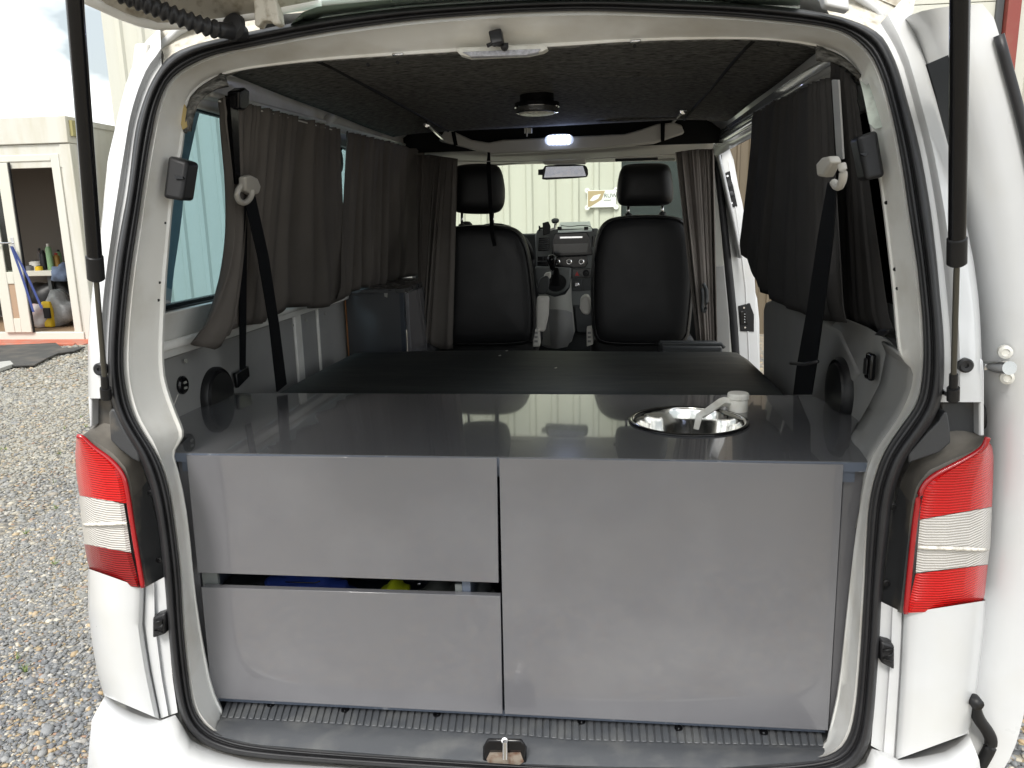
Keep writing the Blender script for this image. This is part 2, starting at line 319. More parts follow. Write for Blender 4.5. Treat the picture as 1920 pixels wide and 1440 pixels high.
# ------------------------------------------------------------------ warehouse behind
WY = 10.1
wh = thing('warehouse', (0, WY, 0), 'cream corrugated metal warehouse behind the van', 'building')
def clad(x0, w=1.0, h=6.5, nr=3, z0=0.0, dep=.04):
    prof = []
    for k in range(nr):
        p = x0+w*k/nr; s = w/nr
        prof += [(p, 0), (p+s*.58, 0), (p+s*.66, -dep), (p+s*.86, -dep), (p+s*.94, 0)]
    prof.append((x0+w, 0))
    return MB().grid([[(x, WY+y, z0) for x, y in prof], [(x, WY+y, z0+h) for x, y in prof]])
base = None
X_tan0 = P(1300, 400, Y=WY)[0]; XTAN = X_tan0
xs = [-7.1+i for i in range(7)]
X_dark0, X_dark1 = P(1165, 350, Y=WY)[0], P(1300, 350, Y=WY)[0]
x = -7.1
while x < X_dark0-.9:
    if base is None: base = obj('cladding_panel', clad(0), M['cladding'], wh); b0 = base; base.location = (x, -WY, 0)
    else:
        c = base.copy(); COL.objects.link(c); c.parent = wh; c.location = (x, -WY, 0)
    x += 1.0
obj('cladding_panel', clad(x, X_dark0-x, nr=max(1, round((X_dark0-x)*3))), M['cladding'], wh)
obj('side_door', MB().box((X_dark0, WY-.03, 0), (X_dark1, WY+.02, 3.2)), M['darkgreen'], wh, bevel=.01, label='dark green metal door of the warehouse')
obj('door_frame', MB().box((X_dark0-.06, WY-.05, 0), (X_dark0-.002, WY+.03, 3.26)).box((X_dark0, WY-.05, 3.2), (X_dark1, WY+.03, 3.26)), M['cladding'], wh)
XS0, XS1 = P(1690, 30, Y=WY)[0]-.6, P(1884, 30, Y=WY)[0]-.05
obj('tan_panel', clad(X_dark1+.002, XS0-X_dark1-.1, nr=12, dep=.03), M['tan'], wh, label='tan ribbed metal wall beside the roller shutter')
obj('cladding_panel', clad(X_dark0-.06, XS1-X_dark0+.5, h=3.0, z0=6.5, nr=20), M['cladding'], wh)
slat = None
for k in range(24):
    z = .25+k*.255
    if slat is None:
        slat = obj('shutter_slat', MB().box((XS0, WY-.02, 0), (XS1, WY+.02, .247)), M['cladding'], wh, bevel=.006); slat.location.z += z
    else:
        c = slat.copy(); COL.objects.link(c); c.parent = wh; c.location = (0, -WY, z)
obj('shutter_back', MB().box((XS0, WY+.022, 0), (XS1, WY+.04, 6.5)), M['dash'], wh)
obj('red_post', MB().box((XS1+.01, WY-.16, 0), (XS1+.17, WY+.02, 8)), M['redsteel'], wh, bevel=.008)
obj('guide_rail', MB().box((XS1-.09, WY-.07, 0), (XS1-.0, WY-.021, 8)), M['dash'], wh, bevel=.006)
x = XS1+.17
while x < 13:
    c = base.copy(); COL.objects.link(c); c.parent = wh; c.location = (x, -WY, 0); x += 1
obj('side_wall', MB().box((-7.1, WY+.06, 0), (13, WY+12, 6.9)), M['cladding'], wh)
# sign
S0, S1 = P(1101, 357, Y=WY-.06), P(1155, 388, Y=WY-.06)
sg = thing('sign', tuple(S0), 'small white sign with tan corner logo on the cream warehouse wall', 'sign')
x0, x1, z1, z0 = S0[0], S1[0], S0[2], S1[2]; ys = WY-.075
mb = MB(); mb.box((x0, ys, z0), (x1, ys+.015, z1))
for cx, cz in ((x0, z0), (x0, z1), (x1, z0), (x1, z1)): mb.lathe((cx, ys-.001, cz), (0, 1, 0), [(0, 0), (.035, 0), (.035, .017), (0, .017)], 16)
obj('plate', mb, mat('sign_white', (.8, .8, .78), .4), sg)
W_, H_ = x1-x0, z1-z0
obj('logo', MB().prism([(x0+.01, ys-.004, z1-.01), (x0+W_*.62, ys-.004, z1-.01), (x0+W_*.5, ys-.004, z0+H_*.45), (x0+W_*.1, ys-.004, z0+.01), (x0+.01, ys-.004, z0+.01)], (0, .002, 0)), mat('sign_tan', (.40, .31, .18), .5), sg)
obj('logo_leaf', MB().prism([(x0+W_*.08, ys-.008, z0+H_*.4), (x0+W_*.22, ys-.008, z0+H_*.68), (x0+W_*.48, ys-.008, z0+H_*.78), (x0+W_*.38, ys-.008, z0+H_*.5), (x0+W_*.2, ys-.008, z0+H_*.36)], (0, .002, 0)), mat('sign_leaf', (.8, .8, .76), .5), sg)
for cx, cz in ((x0, z0), (x0, z1), (x1, z0), (x1, z1)):
    obj('screw', MB().lathe((cx, ys-.006, cz), (0, 1, 0), [(0, 0), (.006, 0), (.006, .004)], 8), M['dash'], sg)
def text(body, loc, size, mt, parent, name='lettering', rot=(R(90), 0, 0), ext=.0008):
    cu = bpy.data.curves.new(name, 'FONT'); cu.body = body; cu.size = size; cu.extrude = ext; cu.align_x = 'LEFT'
    tmp = bpy.data.objects.new('tmp', cu); COL.objects.link(tmp); tmp.rotation_euler = rot; bpy.context.view_layer.update()
    me = bpy.data.meshes.new_from_object(tmp.evaluated_get(bpy.context.evaluated_depsgraph_get())); mw = tmp.matrix_world.copy(); bpy.data.objects.remove(tmp)
    me.transform(mw); me.transform(Matrix.Translation(Vector(loc))); me.materials.clear(); me.materials.append(mt)
    o = bpy.data.objects.new(name, me); return link(o, parent)
M['ink'] = mat('sign_ink', (.08, .1, .1), .6)
text('RUW', (x0+W_*.58, ys-.004, z0+H_*.56), H_*.33, M['ink'], sg); text('schmid', (x0+W_*.57, ys-.004, z0+H_*.36), H_*.15, M['ink'], sg)

# ------------------------------------------------------------------ portable cabin on the left
CY = 9.7
cb = thing('portable_cabin', (-9, CY, 0), 'cream portable cabin with its door open, left of the van', 'building')
def c(x, y, Y=CY): return P(x, y, Y=Y)
xr = c(163, 500)[0]; zt = c(0, 222)[2]; zb = c(100, 637)[2]
xo0, xo1, zo1, zo0 = c(0, 400)[0]+.18, c(118, 450)[0], c(60, 303)[2], c(100, 622)[2]
xd = -9.6
obj('front_wall', MB().box((xo1+.13, CY, zb), (xr-.17, CY+.06, zt-.55)).box((-13.5, CY, zb), (xd-.9, CY+.06, zt-.55)), M['cabin'], cb)
obj('fascia', MB().box((-13.5, CY-.05, zt-.38), (xr, CY+.2, zt)), M['cabin'], cb, bevel=.01)
obj('lintel', MB().box((-13.5, CY-.012, zt-.72), (xr-.17, CY+.06, zt-.385)), M['cabin'], cb, bevel=.004)
obj('corner_post', MB().box((xr-.168, CY-.03, zb-.03), (xr, CY+.14, zt-.385)), M['cabin'], cb, bevel=.015)
obj('end_wall', MB().box((xr-.06, CY+.145, zb), (xr-.02, CY+2.4, zt-.1)), M['cabin'], cb)
obj('roof', MB().box((-13.5, CY+.2, zt-.1), (xr, CY+2.5, zt-.02)), M['cabin'], cb)
obj('gutter_edge', MB().box((xr+.002, CY+.02, zt-.28), (xr+.05, CY+.35, zt-.06)), mat('mossy_edge', (.30, .27, .12), .8, dirt_or_sheen=(.12, .13, .04), damt=.7), cb)
obj('door_frame', MB().box((xo1, CY-.03, zo0-.1), (xo1+.128, CY+.05, zo1+.1)).box((-13.4, CY-.028, zo1), (xo1, CY+.05, zo1+.098)).box((-13.4, CY-.034, zo0-.14), (xo1+.15, CY+.08, zo0-.001)), mat('door_frame_white', (.56, .55, .49), .4), cb, bevel=.01)
obj('floor', MB().box((-13.4, CY+.08, zo0-.1), (xr-.06, CY+2.4, zo0-.01)), M['wood'], cb)
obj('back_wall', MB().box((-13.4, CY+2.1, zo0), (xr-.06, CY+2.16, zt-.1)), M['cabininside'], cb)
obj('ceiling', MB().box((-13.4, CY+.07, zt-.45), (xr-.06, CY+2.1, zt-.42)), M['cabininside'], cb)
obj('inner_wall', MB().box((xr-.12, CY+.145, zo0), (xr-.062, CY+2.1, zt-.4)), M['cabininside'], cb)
# door leaf
D = lambda x, y: P(x, y, Y=CY-.07)
M['upvc'] = mat('upvc_white', (.56, .55, .48), .35)
xl0, xl1 = D(30, 460)[0]-.40, D(36, 460)[0]
st = .17; za, zc_, ze = zo0, D(30, 520)[2], zo1-.01
dl = obj('door', MB().box((xl0, CY-.08, za), (xl0+st, CY-.034, ze)).box((xl1-st, CY-.08, za), (xl1, CY-.034, ze)).box((xl0+st, CY-.078, za), (xl1-st, CY-.036, za+.22)).box((xl0+st, CY-.078, zc_-.1), (xl1-st, CY-.036, zc_+.08)).box((xl0+st, CY-.078, ze-.18), (xl1-st, CY-.036, ze)), M['upvc'], cb, bevel=.008, label='white framed glazed door standing open')
obj('pane', MB().box((xl0+st, CY-.06, zc_+.08), (xl1-st, CY-.052, ze-.18)), glass('cabin_glass', (.6, .65, .62)), dl)
obj('lower_panel', MB().box((xl0+st, CY-.062, za+.22), (xl1-st, CY-.05, zc_-.1)), mat('tan_infill', (.36, .25, .17), .6), dl)
hz = zc_+.52
obj('handle', MB().tube([(xl1-.09, CY-.08, hz), (xl1-.09, CY-.13, hz), (xl1-.34, CY-.14, hz)], .014, 8).box((xl1-.115, CY-.09, hz-.16), (xl1-.065, CY-.078, hz+.08)), M['chrome'], dl)
obj('door_seal', MB().box((xl1+.003, CY-.06, za), (xl1+.02, CY-.03, ze)), M['blackplastic'], dl)
stp = MB(); p0 = np.array([xl1-.06, CY-.15, hz-.05])
for k, (dx, dz) in enumerate(((.34, -.95), (.2, -1.0))):
    pts = [p0+np.array([dx*t, -.01*k, dz*t+.05*math.sin(3*t)]) for t in np.linspace(0, 1, 8)]
    stp.grid([[p+np.array([-.02, 0, 0]) for p in pts], [p+np.array([.02, 0, 0]) for p in pts]])
tag(obj('lanyard', stp, mat('blue_webbing', (.03, .05, .18), .7), solid=.004), 'blue webbing strap hanging from the cabin door handle', 'strap')
tag(obj('plinth', MB().box((-13.5, CY-.5, 0), (xr+.12, CY+2.3, max(.03, zb-.16))).box((-13.5, CY-.56, 0), (xr+.02, CY-.502, .05)), M['redbrick'], bevel=.02), 'low red painted plinth under the portable cabin', 'plinth')
mt_ = [P(x, y, Z=.03) for x, y in [(-200, 655), (0, 650), (60, 647), (105, 645), (118, 655), (160, 652), (140, 660), (110, 664), (88, 674), (66, 686), (30, 688), (0, 686), (-200, 684)]]
tag(obj('rubber_mat', slab(mt_, (0, 0, .02)), M['rubbermat'], bevel=.004), 'black rubber mat lying on the gravel by the cabin door', 'mat')
tag(obj('paving_slab', slab([P(x, y, Z=.02) for x, y in [(-60, 690), (20, 682), (26, 688), (0, 697), (-60, 700)]], (0, 0, .04)), mat('pale_concrete', (.36, .36, .34), .8, bump=.3, bscale=30)), 'pale grey slab beside the rubber mat', 'slab')
# bench with its clutter
BYc = CY+1.1
b0_, b1_ = P(40, 508, Y=BYc), P(126, 508, Y=BYc); bz = b0_[2]
bn = thing('workbench', (b0_[0], BYc, zo0), 'pale workbench inside the portable cabin', 'bench')
obj('bench_top', MB().box((b0_[0]-.4, BYc-.02, bz-.09), (xr-.13, BYc+.75, bz)), M['upvc'], bn, bevel=.01)
for xx in (b0_[0]-.3, (b0_[0]+b1_[0])/2, xr-.25): obj('leg', MB().box((xx, BYc+.05, zo0), (xx+.06, BYc+.11, bz-.09)), M['dash'], bn)
def lat(name, x, y, r, h, m_, label, cat, Yq, cap=None, group=None, zbase=None):
    p = P(x, y, Y=Yq); z = zbase if zbase is not None else p[2]
    t = thing(name, (p[0], Yq, z), label, cat, group)
    obj('body', MB().lathe((p[0], Yq, z), (0, 0, 1), [(0, 0), (r, 0), (r, h*.8), (r*.5, h*.9), (0, h*.9)], 16), m_, t, smooth=True)
    obj('cap', MB().lathe((p[0], Yq, z+h*.86), (0, 0, 1), [(0, 0), (r*.55, 0), (r*.5, h*.14), (0, h*.14)], 12), cap or M['blackplastic'], t, smooth=True)
green = mat('can_green', (.25, .42, .22), .35); yel = mat('yellow_plastic', (.75, .5, .02), .4); blk = M['blackplastic']; wht = M['whiteplastic']; redm = mat('can_red', (.5, .04, .03), .4); blu = mat('box_blue', (.08, .2, .45), .5)
lat('spray_can', 95, 498, .05, .44, green, 'tall pale green spray can on the workbench', 'spray can', BYc+.2, wht, zbase=bz)
lat('bottle', 83, 498, .055, .33, blk, 'dark bottle left of the green spray can', 'bottle', BYc+.25, zbase=bz)
lat('bottle', 78, 499, .04, .36, mat('bottle_brown', (.06, .04, .03), .3), 'slim brown bottle at the far left of the dark bottles', 'bottle', BYc+.4, zbase=bz)
lat('jar', 108, 499, .05, .28, mat('jar_amber', (.35, .2, .05), .3), 'amber jar right of the green spray can', 'jar', BYc+.3, redm, zbase=bz)
lat('bottle', 113, 499, .045, .33, green, 'dark green bottle at the right end of the workbench', 'bottle', BYc+.45, zbase=bz)
lat('paint_tin', 68, 500, .10, .17, wht, 'white tin on the workbench beside the cabin door', 'tin', BYc+.25, zbase=bz)
lat('tape_roll', 56, 502, .07, .09, mat('tape_grey', (.15, .15, .16), .5), 'grey tape roll at the left end of the workbench', 'tape', BYc+.15, zbase=bz)
lat('tin', 73, 503, .06, .08, yel, 'small yellow tin at the front of the workbench', 'tin', BYc+.08, zbase=bz)
def crumple(name, x, y, Yq, s, m_, label, cat, z=None, seed=0):
    rng = np.random.RandomState(seed); p = P(x, y, Y=Yq); z = p[2] if z is None else z
    bm = bmesh.new(); bmesh.ops.create_icosphere(bm, subdivisions=3, radius=1)
    for v in bm.verts:
        k = 1+.28*math.sin(5*v.co.x+seed)*math.cos(4*v.co.z+2*seed)+rng.uniform(-.08, .08)
        v.co = Vector((v.co.x*k*s[0], v.co.y*k*s[1], max(v.co.z*k, -.75)*s[2]+.75*s[2]))
    mb = MB(); mb.add([(v.co.x+p[0], v.co.y+Yq, v.co.z+z) for v in bm.verts], [tuple(v.index for v in f.verts) for f in bm.faces]); bm.free()
    return tag(obj(name, mb, m_, None, smooth=2), label, cat)
crumple('rag', 114, 512, BYc-.02, (.18, .1, .16), mat('rag_blue', (.12, .16, .24), .8, var=.3), 'crumpled blue grey rag hanging over the bench edge', 'rag', bz-.18, 3)
crumple('plastic_bag', 70, 610, CY+.55, (.22, .16, .22), mat('bag_white', (.6, .56, .55), .4, dirt_or_sheen=(.5, .1, .1), damt=.5, dscale=5), 'white and red plastic bag on the cabin floor', 'bag', zo0, 5)
crumple('plastic_bag', 113, 590, CY+.75, (.3, .2, .32), mat('bag_clear', (.3, .3, .3), .25), 'grey translucent plastic bag under the workbench', 'bag', zo0, 8)
crumple('black_sack', 105, 560, CY+1.45, (.5, .3, .4), M['blackplastic'], 'black sack in the shade under the workbench', 'bag', zo0+.05, 9)
t = thing('cardboard_box', tuple(P(86, 578, Y=CY+.95)), 'blue and white printed box under the workbench', 'box')
q = P(86, 578, Y=CY+.95); obj('body', MB().box((q[0]-.28, CY+.95, zo0), (q[0]+.3, CY+1.3, q[2])), mat('box_white', (.55, .6, .62), .5, var=.3, vscale=14, dirt_or_sheen=(.08, .2, .45), damt=.9, dscale=7), t); obj('lid', MB().box((q[0]-.3, CY+.93, q[2]+.002), (q[0]+.32, CY+1.32, q[2]+.05)), M['whiteplastic'], t, bevel=.005)
t = thing('yellow_tool', tuple(P(90, 612, Y=CY+.5)), 'yellow and black tool standing on the cabin floor', 'tool')
q = P(90, 612, Y=CY+.5); obj('body', MB().box((q[0]-.07, CY+.5, zo0), (q[0]+.07, CY+.6, zo0+.42)), yel, t, bevel=.02); obj('grip', MB().box((q[0]-.02, CY+.46, zo0+.15), (q[0]+.09, CY+.499, zo0+.32)), blk, t, bevel=.01)

# ================================================================== THE VAN
van = thing('camper_van', (0, 2.3, 0), 'white camper van seen from behind with tailgate and sliding door open', 'van')
# ---- pixel traces of the rear aperture (clockwise from the bottom left)
SOl = [(447,1418),(393,1402),(358,1378),(337,1340),(324,1267),(315,1172),(308,1076),(297,980),(281,905),(257,845),(229,801),(213,766),(205,728),(202,690),(203,638),(208,568),(215,499),(226,429),(240,360),(252,250),(265,200),(282,155),(312,108),(350,88),(412,72)]
SOt = [(480,57),(600,34),(751,15),(900,5),(1000,0),(1120,-3),(1240,1),(1370,5),(1479,14),(1560,27),(1610,42)]
SOr = [(1650,62),(1667,88),(1685,129),(1702,192),(1719,254),(1733,320),(1747,407),(1757,494),(1763,560),(1768,610),(1771,668),(1769,732),(1759,772),(1736,810),(1703,850),(1684,891),(1671,939),(1665,1000),(1656,1076),(1652,1130),(1649,1204),(1643,1283),(1638,1347),(1630,1402),(1605,1440),(1560,1456)]
SOb = [(1400,1466),(1200,1466),(950,1452),(634,1432)]
SIl = [(480,1396),(412,1378),(380,1357),(361,1325),(353,1267),(343,1172),(339,1076),(327,980),(318,920),(299,857),(259,797),(245,766),(236,728),(231,690),(232,638),(238,568),(246,499),(257,429),(267,360),(277,295),(285,250),(292,212),(304,175),(320,147),(350,125),(400,102)]
SIt = [(480,86),(600,62),(751,40),(880,29),(1000,22),(1120,20),(1240,25),(1360,30),(1479,41),(1550,50),(1590,62)]
SIr = [(1629,95),(1650,135),(1667,192),(1681,254),(1693,320),(1705,407),(1719,494),(1726,560),(1730,604),(1732,677),(1727,732),(1716,764),(1687,802),(1655,850),(1636,907),(1628,955),(1625,1000),(1620,1108),(1612,1236),(1604,1331),(1590,1389),(1560,1416)]
SIb = [(1500,1428),(1300,1440),(1150,1438),(952,1430),(634,1410)]
FIl = [(412,1378),(422,1338),(400,1296),(380,1200),(365,1100),(354,980),(340,900),(323,843),(351,820),(326,759),(311,714),(307,672),(309,603),(312,534),(319,447),(325,377),(342,290),(347,250),(350,210),(358,180),(388,154),(430,138)]
FIt = [(480,128),(600,115),(751,106),(851,100),(1000,92),(1048,90),(1192,79),(1383,74),(1479,79)]
FIr = [(1551,93),(1590,114),(1612,150),(1622,192),(1632,240),(1648,338),(1657,407),(1667,494),(1674,560),(1679,625),(1685,670),(1713,692),(1709,732),(1685,783),(1653,827),(1631,863),(1617,923),(1604,1000),(1588,1140),(1572,1290),(1556,1360),(1545,1410)]
FIb = [(1300,1430),(950,1420),(600,1400)]
SO = chaikin(SOl+SOt+SOr+SOb, 2, True); SI = chaikin(SIl+SIt+SIr+SIb, 2, True); FI = chaikin(FIl+FIt+FIr+FIb, 1, True)
def polar(tr, n=360, c=(985, 740)):
    tr = np.array(tr); a = np.arctan2(tr[:, 1]-c[1], tr[:, 0]-c[0]); o = []
    for q in np.linspace(-math.pi, math.pi, n, endpoint=False):
        d = np.array([math.cos(q), math.sin(q)]); best = None
        for i in range(len(tr)):
            p, r_ = tr[i]-c, tr[(i+1) % len(tr)]-tr[i]; den = d[0]*r_[1]-d[1]*r_[0]
            if abs(den) < 1e-9: continue
            t = (p[0]*r_[1]-p[1]*r_[0])/den; u = (p[0]*d[1]-p[1]*d[0])/den
            if 0 <= u <= 1.0001 and t > 0 and (best is None or t > best): best = t
        o.append(np.array(c)+d*best)
    return o
pSO, pSI, pFI = polar(SO), polar(SI), polar(FI)
def loft(rows):                                  # rows of (ringA, ringB, t, off)
    mb = MB(); return mb.grid([[RR(*(a*(1-t)+b*t), off) for a, b in zip(A, B)] for A, B, t, off in rows], closed=True)
seal_prof = [(-.03, .03), (0, .004), (.04, -.012), (.14, -.024), (.30, -.029), (.44, -.024), (.52, -.014), (.56, -.010), (.60, -.016), (.68, -.02), (.78, -.016), (.84, -.008), (.88, -.013), (.95, -.010), (1.0, 0), (1.03, .03)]
obj('tailgate_seal', loft([(pSO, pSI, t, o) for t, o in seal_prof]), M['rubber'], van, smooth=2)
fr = [(0, .002), (.12, .0), (.2, .012), (.55, .05), (.86, .085), (.95, .088), (1.0, .10)]
mbf = loft([(pSI, pFI, t, o) for t, o in fr])
pFI3 = [RR(*p, .10) for p in pFI]
obj('rear_frame', mbf.grid([pFI3, [p+np.array([.05*np.sign(p[0]) if abs(p[0]) > .5 else 0, .07, .05 if p[2] > 1.9 else 0]) for p in pFI3]], closed=True), M['frame'], van, smooth=True)
# flange lip behind the seal, all round, so the body has thickness there
obj('seal_flange', loft([(pSO, pSI, 1.02, .01), (pSO, pSI, 1.02, .12)]), M['frame'], van, smooth=2)

# ---- rear pillars
BOl = [(300,48),(292,60),(267,84),(250,120),(237,155),(225,200),(215,245),(202,300),(196,357),(192,400),(186,450),(174,530),(168,590),(165,650),(165,700),(166,747)]
BOr = [(1700,-10),(1712,30),(1721,60),(1742,122),(1760,190),(1778,254),(1795,330),(1810,410),(1826,490),(1834,550),(1838,600),(1841,674),(1843,720),(1844,754)]
pA = [(300,128)]+[p for p in SOl[::-1] if 728 <= p[1] <= 0 or 128 < p[1] < 800]
pA = [(303,122),(283,155),(266,200),(253,250),(241,360),(227,429),(216,499),(209,568),(204,638),(203,690),(205,715),(207,747)]
def pillar_rows(A, B, prof, n=40):
    A = resample(A, n); B = resample(B, n); return MB().grid([[RR(*(a*(1-t)+b*t), o) for a, b in zip(A, B)] for t, o in prof])
prof = [(-.25, .02), (0, .012), (.18, .012), (.30, .002), (.42, -.004), (.80, .006), (.93, .02), (1.0, .055)]
def side_return(B, sgn, n=40, off=.055):
    B = resample(B, n); r0 = [RR(*p, off) for p in B]
    return [r0, [p+np.array([sgn*.012, .12, 0]) for p in r0], [p+np.array([sgn*.02, .35, 0]) for p in r0]]
mb = pillar_rows(pA, BOl, prof); mb.grid(side_return(BOl, -1)); pl_ = obj('rear_pillar', mb, M['paint'], van, smooth=True)
pB = [(1640,55),(1667,92),(1685,129),(1702,192),(1719,254),(1733,320),(1747,407),(1757,494),(1763,560),(1768,610),(1770,668),(1770,715),(1768,754)]
mb = pillar_rows(pB, BOr, prof); mb.grid(side_return(BOr, 1)); pr_ = obj('rear_pillar', mb, M['paint'], van, smooth=True)
obj('drain_channel', ruled([RR(x, y, .012) for x, y in [(305,122),(330,104),(370,88),(420,78),(480,68)]], [RR(x, y, .05) for x, y in [(286,60),(310,48),(345,40),(400,34),(480,30)]], 20, 3, lambda t: .02*math.sin(3.14*t)), M['paintdirty'], van, smooth=True)
obj('drain_channel', ruled([RR(x, y, .012) for x, y in [(1560,36),(1600,45),(1640,62),(1672,98)]], [RR(x, y, .05) for x, y in [(1545,-30),(1620,-20),(1690,-10),(1716,40)]], 20, 3, lambda t: .02*math.sin(3.14*t)), M['paintdirty'], van, smooth=True)
obj('roof_edge', ruled([RR(x, y, .05) for x, y in [(290,62),(345,42),(480,31),(751,8),(1000,-8),(1300,-8),(1620,-14),(1712,25)]], [RR(x, y, .16)+np.array([0, 0, .05]) for x, y in [(285,55),(345,38),(480,28),(751,5),(1000,-12),(1300,-12),(1620,-22),(1716,20)]], 40, 2), M['paintdirty'], van, smooth=True)
for par, x, y in ((pl_, 188, 692), (pr_, 1810, 685)):
    p = RR(x, y, -.006); obj('rubber_plug', MB().lathe(p, (0, -1, 0), [(.0128, -.01), (.0128, .004), (.010, .006), (.004, .005), (.003, .002), (0, .002)], 20), M['rubber'], par, smooth=True)
# ---- black lamp housings
def px3(pts, off): return [RR(x, y, off) for x, y in pts]
hA = [(150,819),(172,836),(208,860),(228,882),(238,908),(250,990),(271,1101)]
hM = [(166,808),(188,818),(222,838),(246,870),(256,905),(268,990),(288,1092)]
hB = [(172,800),(196,793),(232,800),(256,846),(279,910),(295,985),(309,1083)]
n = 30
A_, M_, B_ = [resample(k, n) for k in (hA, hM, hB)]
kd = 15
def hgrid(a, b): return MB().grid([[RR(*p, -.012) for p in A_[a:b]], [RR(*(p*.6+q*.4), -.010) for p, q in zip(A_[a:b], M_[a:b])], [RR(*p, .012) for p in M_[a:b]], [RR(*(p*.5+q*.5), .035) for p, q in zip(M_[a:b], B_[a:b])], [RR(*p, .05) for p in B_[a:b]]])
mb = hgrid(kd-1, n); led = hgrid(0, kd)
hl = obj('lamp_housing', mb, M['housing'], van, smooth=True); obj('dusty_ledge', led, M['dusty'], hl, smooth=True)
obj('housing_wall', slab(px3([(171,748),(209,746),(213,802),(171,804)], .052), (0, .02, 0)), M['housing'], hl, bevel=.004)
obj('pillar_foot', slab(px3([(165,744),(172,744),(172,800),(168,802)], .03), (0, .06, 0)), M['paint'], van, bevel=.003)
obj('housing_block', slab(px3([(203,774),(208,766),(216,768),(236,812),(259,850),(262,868),(248,862),(222,842),(206,826)], .0), (0, .06, 0)), M['housing'], hl, bevel=.006, seg=3)
hA = [(1850,822),(1838,846),(1790,868),(1748,887),(1727,912),(1716,947),(1706,1037),(1692,1150)]
hM = [(1842,818),(1818,838),(1772,855),(1730,876),(1708,906),(1700,947),(1690,1040),(1680,1146)]
hB = [(1836,814),(1800,806),(1765,812),(1725,836),(1692,895),(1675,950),(1664,1040),(1653,1132)]
A_, M_, B_ = [resample(k, n) for k in (hA, hM, hB)]
kd = 15
def hgrid(a, b): return MB().grid([[RR(*p, -.012) for p in A_[a:b]], [RR(*(p*.6+q*.4), -.010) for p, q in zip(A_[a:b], M_[a:b])], [RR(*p, .012) for p in M_[a:b]], [RR(*(p*.5+q*.5), .035) for p, q in zip(M_[a:b], B_[a:b])], [RR(*p, .05) for p in B_[a:b]]])
mb = hgrid(kd-1, n); led = hgrid(0, kd)
hr = obj('lamp_housing', mb, M['housing'], van, smooth=True); obj('dusty_ledge', led, M['dusty'], hr, smooth=True); obj('housing_wall', slab(px3([(1764,754),(1836,752),(1837,816),(1766,820)], .052), (0, .02, 0)), M['housing'], hr, bevel=.004)
obj('housing_block', slab(px3([(1770,773),(1776,772),(1781,800),(1783,830),(1762,848),(1722,862),(1703,868),(1704,852),(1738,812),(1760,790)], .0), (0, .06, 0)), M['housing'], hr, bevel=.006, seg=3)
for par, x, y in ((hl, 283, 924), (hl, 299, 1050), (hr, 1674, 949), (hr, 1662, 1092)):
    obj('screw', MB().lathe(RR(x, y, .034), (0, -1, 0), [(.007, 0), (.007, .003), (.004, .004), (.003, .001), (0, .001)], 14), M['blackplastic'], par, smooth=True)
# ---- tail lamps
def lampsec(name, O, I, m_, par, n=16):
    O, I = resample(O, n), resample(I, n); pr = [(0, .075), (.04, .045), (.12, .018), (.3, -.012), (.6, -.026), (.9, -.028), (1, -.022)]
    return obj(name, MB().grid([[RR(*(o*(1-t)+i*t), f) for o, i in zip(O, I)] for t, f in pr]+[[RR(*i, 0) for i in I]]), m_, par, smooth=True)
def lamp(O1, I1, O2, I2, O3, I3, rim, amber, label):
    t = lampsec('tail_lamp', O1, I1, M['lensred'], van); t['label'] = label
    lampsec('clear_lens', O2, I2, M['lensclear'], t); lampsec('lower_lens', O3, I3, M['lensred'] if amber[0] > 900 else M['lensdark'], t)
    obj('lamp_rim', MB().tube([RR(x, y, -.02) for x, y in chaikin(rim, 2)], .0052, 8), M['lensrim'], t, smooth=2)
    e0, e1 = (O2[1][0]*.5+O2[2][0]*.5, O2[1][1]*.55+O2[2][1]*.45-8), (I2[1][0]+1, I2[1][1]+6)
    obj('lens_divider', MB().tube([RR(e0[0]*(1-t_)+e1[0]*t_, e0[1]*(1-t_)+e1[1]*t_, np.interp(t_, [0, .12, .3, .6, .9, 1], [.048, .006, -.021, -.034, -.035, -.031])) for t_ in np.linspace(.03, 1, 14)], .0035, 6), M['ledoff'], t, smooth=2)
    obj('bulb', MB().lathe(RR(*amber, -.018), (0, -1, 0), [(.013, -.006), (.010, .001), (0, .002)], 16), M['amber'], t, smooth=True)
    return t
lamp([(143,822),(141,851),(143,890),(149,929)], [(152,820),(172,839),(205,862),(224,884),(231,907),(237,944)],
     [(149,930),(152,970),(158,1019)], [(232,945),(237,975),(246,1036)],
     [(158,1020),(163,1050),(169,1070),(186,1085),(227,1097)], [(246,1037),(252,1060),(262,1102)],
     [(146,818),(154,819),(173,838),(208,862),(227,884),(237,907),(249,990),(268,1101)], (203, 995), 'left tail lamp of red, clear and dull dark red lenses')
lamp([(1849,822),(1861,838),(1863,857),(1862,905),(1860,950)], [(1845,840),(1826,856),(1786,877),(1750,896),(1734,915),(1727,946),(1724,974)],
     [(1860,951),(1857,1023),(1852,1058)], [(1725,975),(1721,1020),(1717,1074)],
     [(1852,1059),(1846,1120),(1840,1131),(1803,1142),(1775,1146)], [(1717,1076),(1709,1110),(1701,1149)],
     [(1852,820),(1846,838),(1824,854),(1784,875),(1746,894),(1728,915),(1719,947),(1709,1037),(1698,1150)], (1778, 1040), 'right tail lamp of bright red and clear lenses')
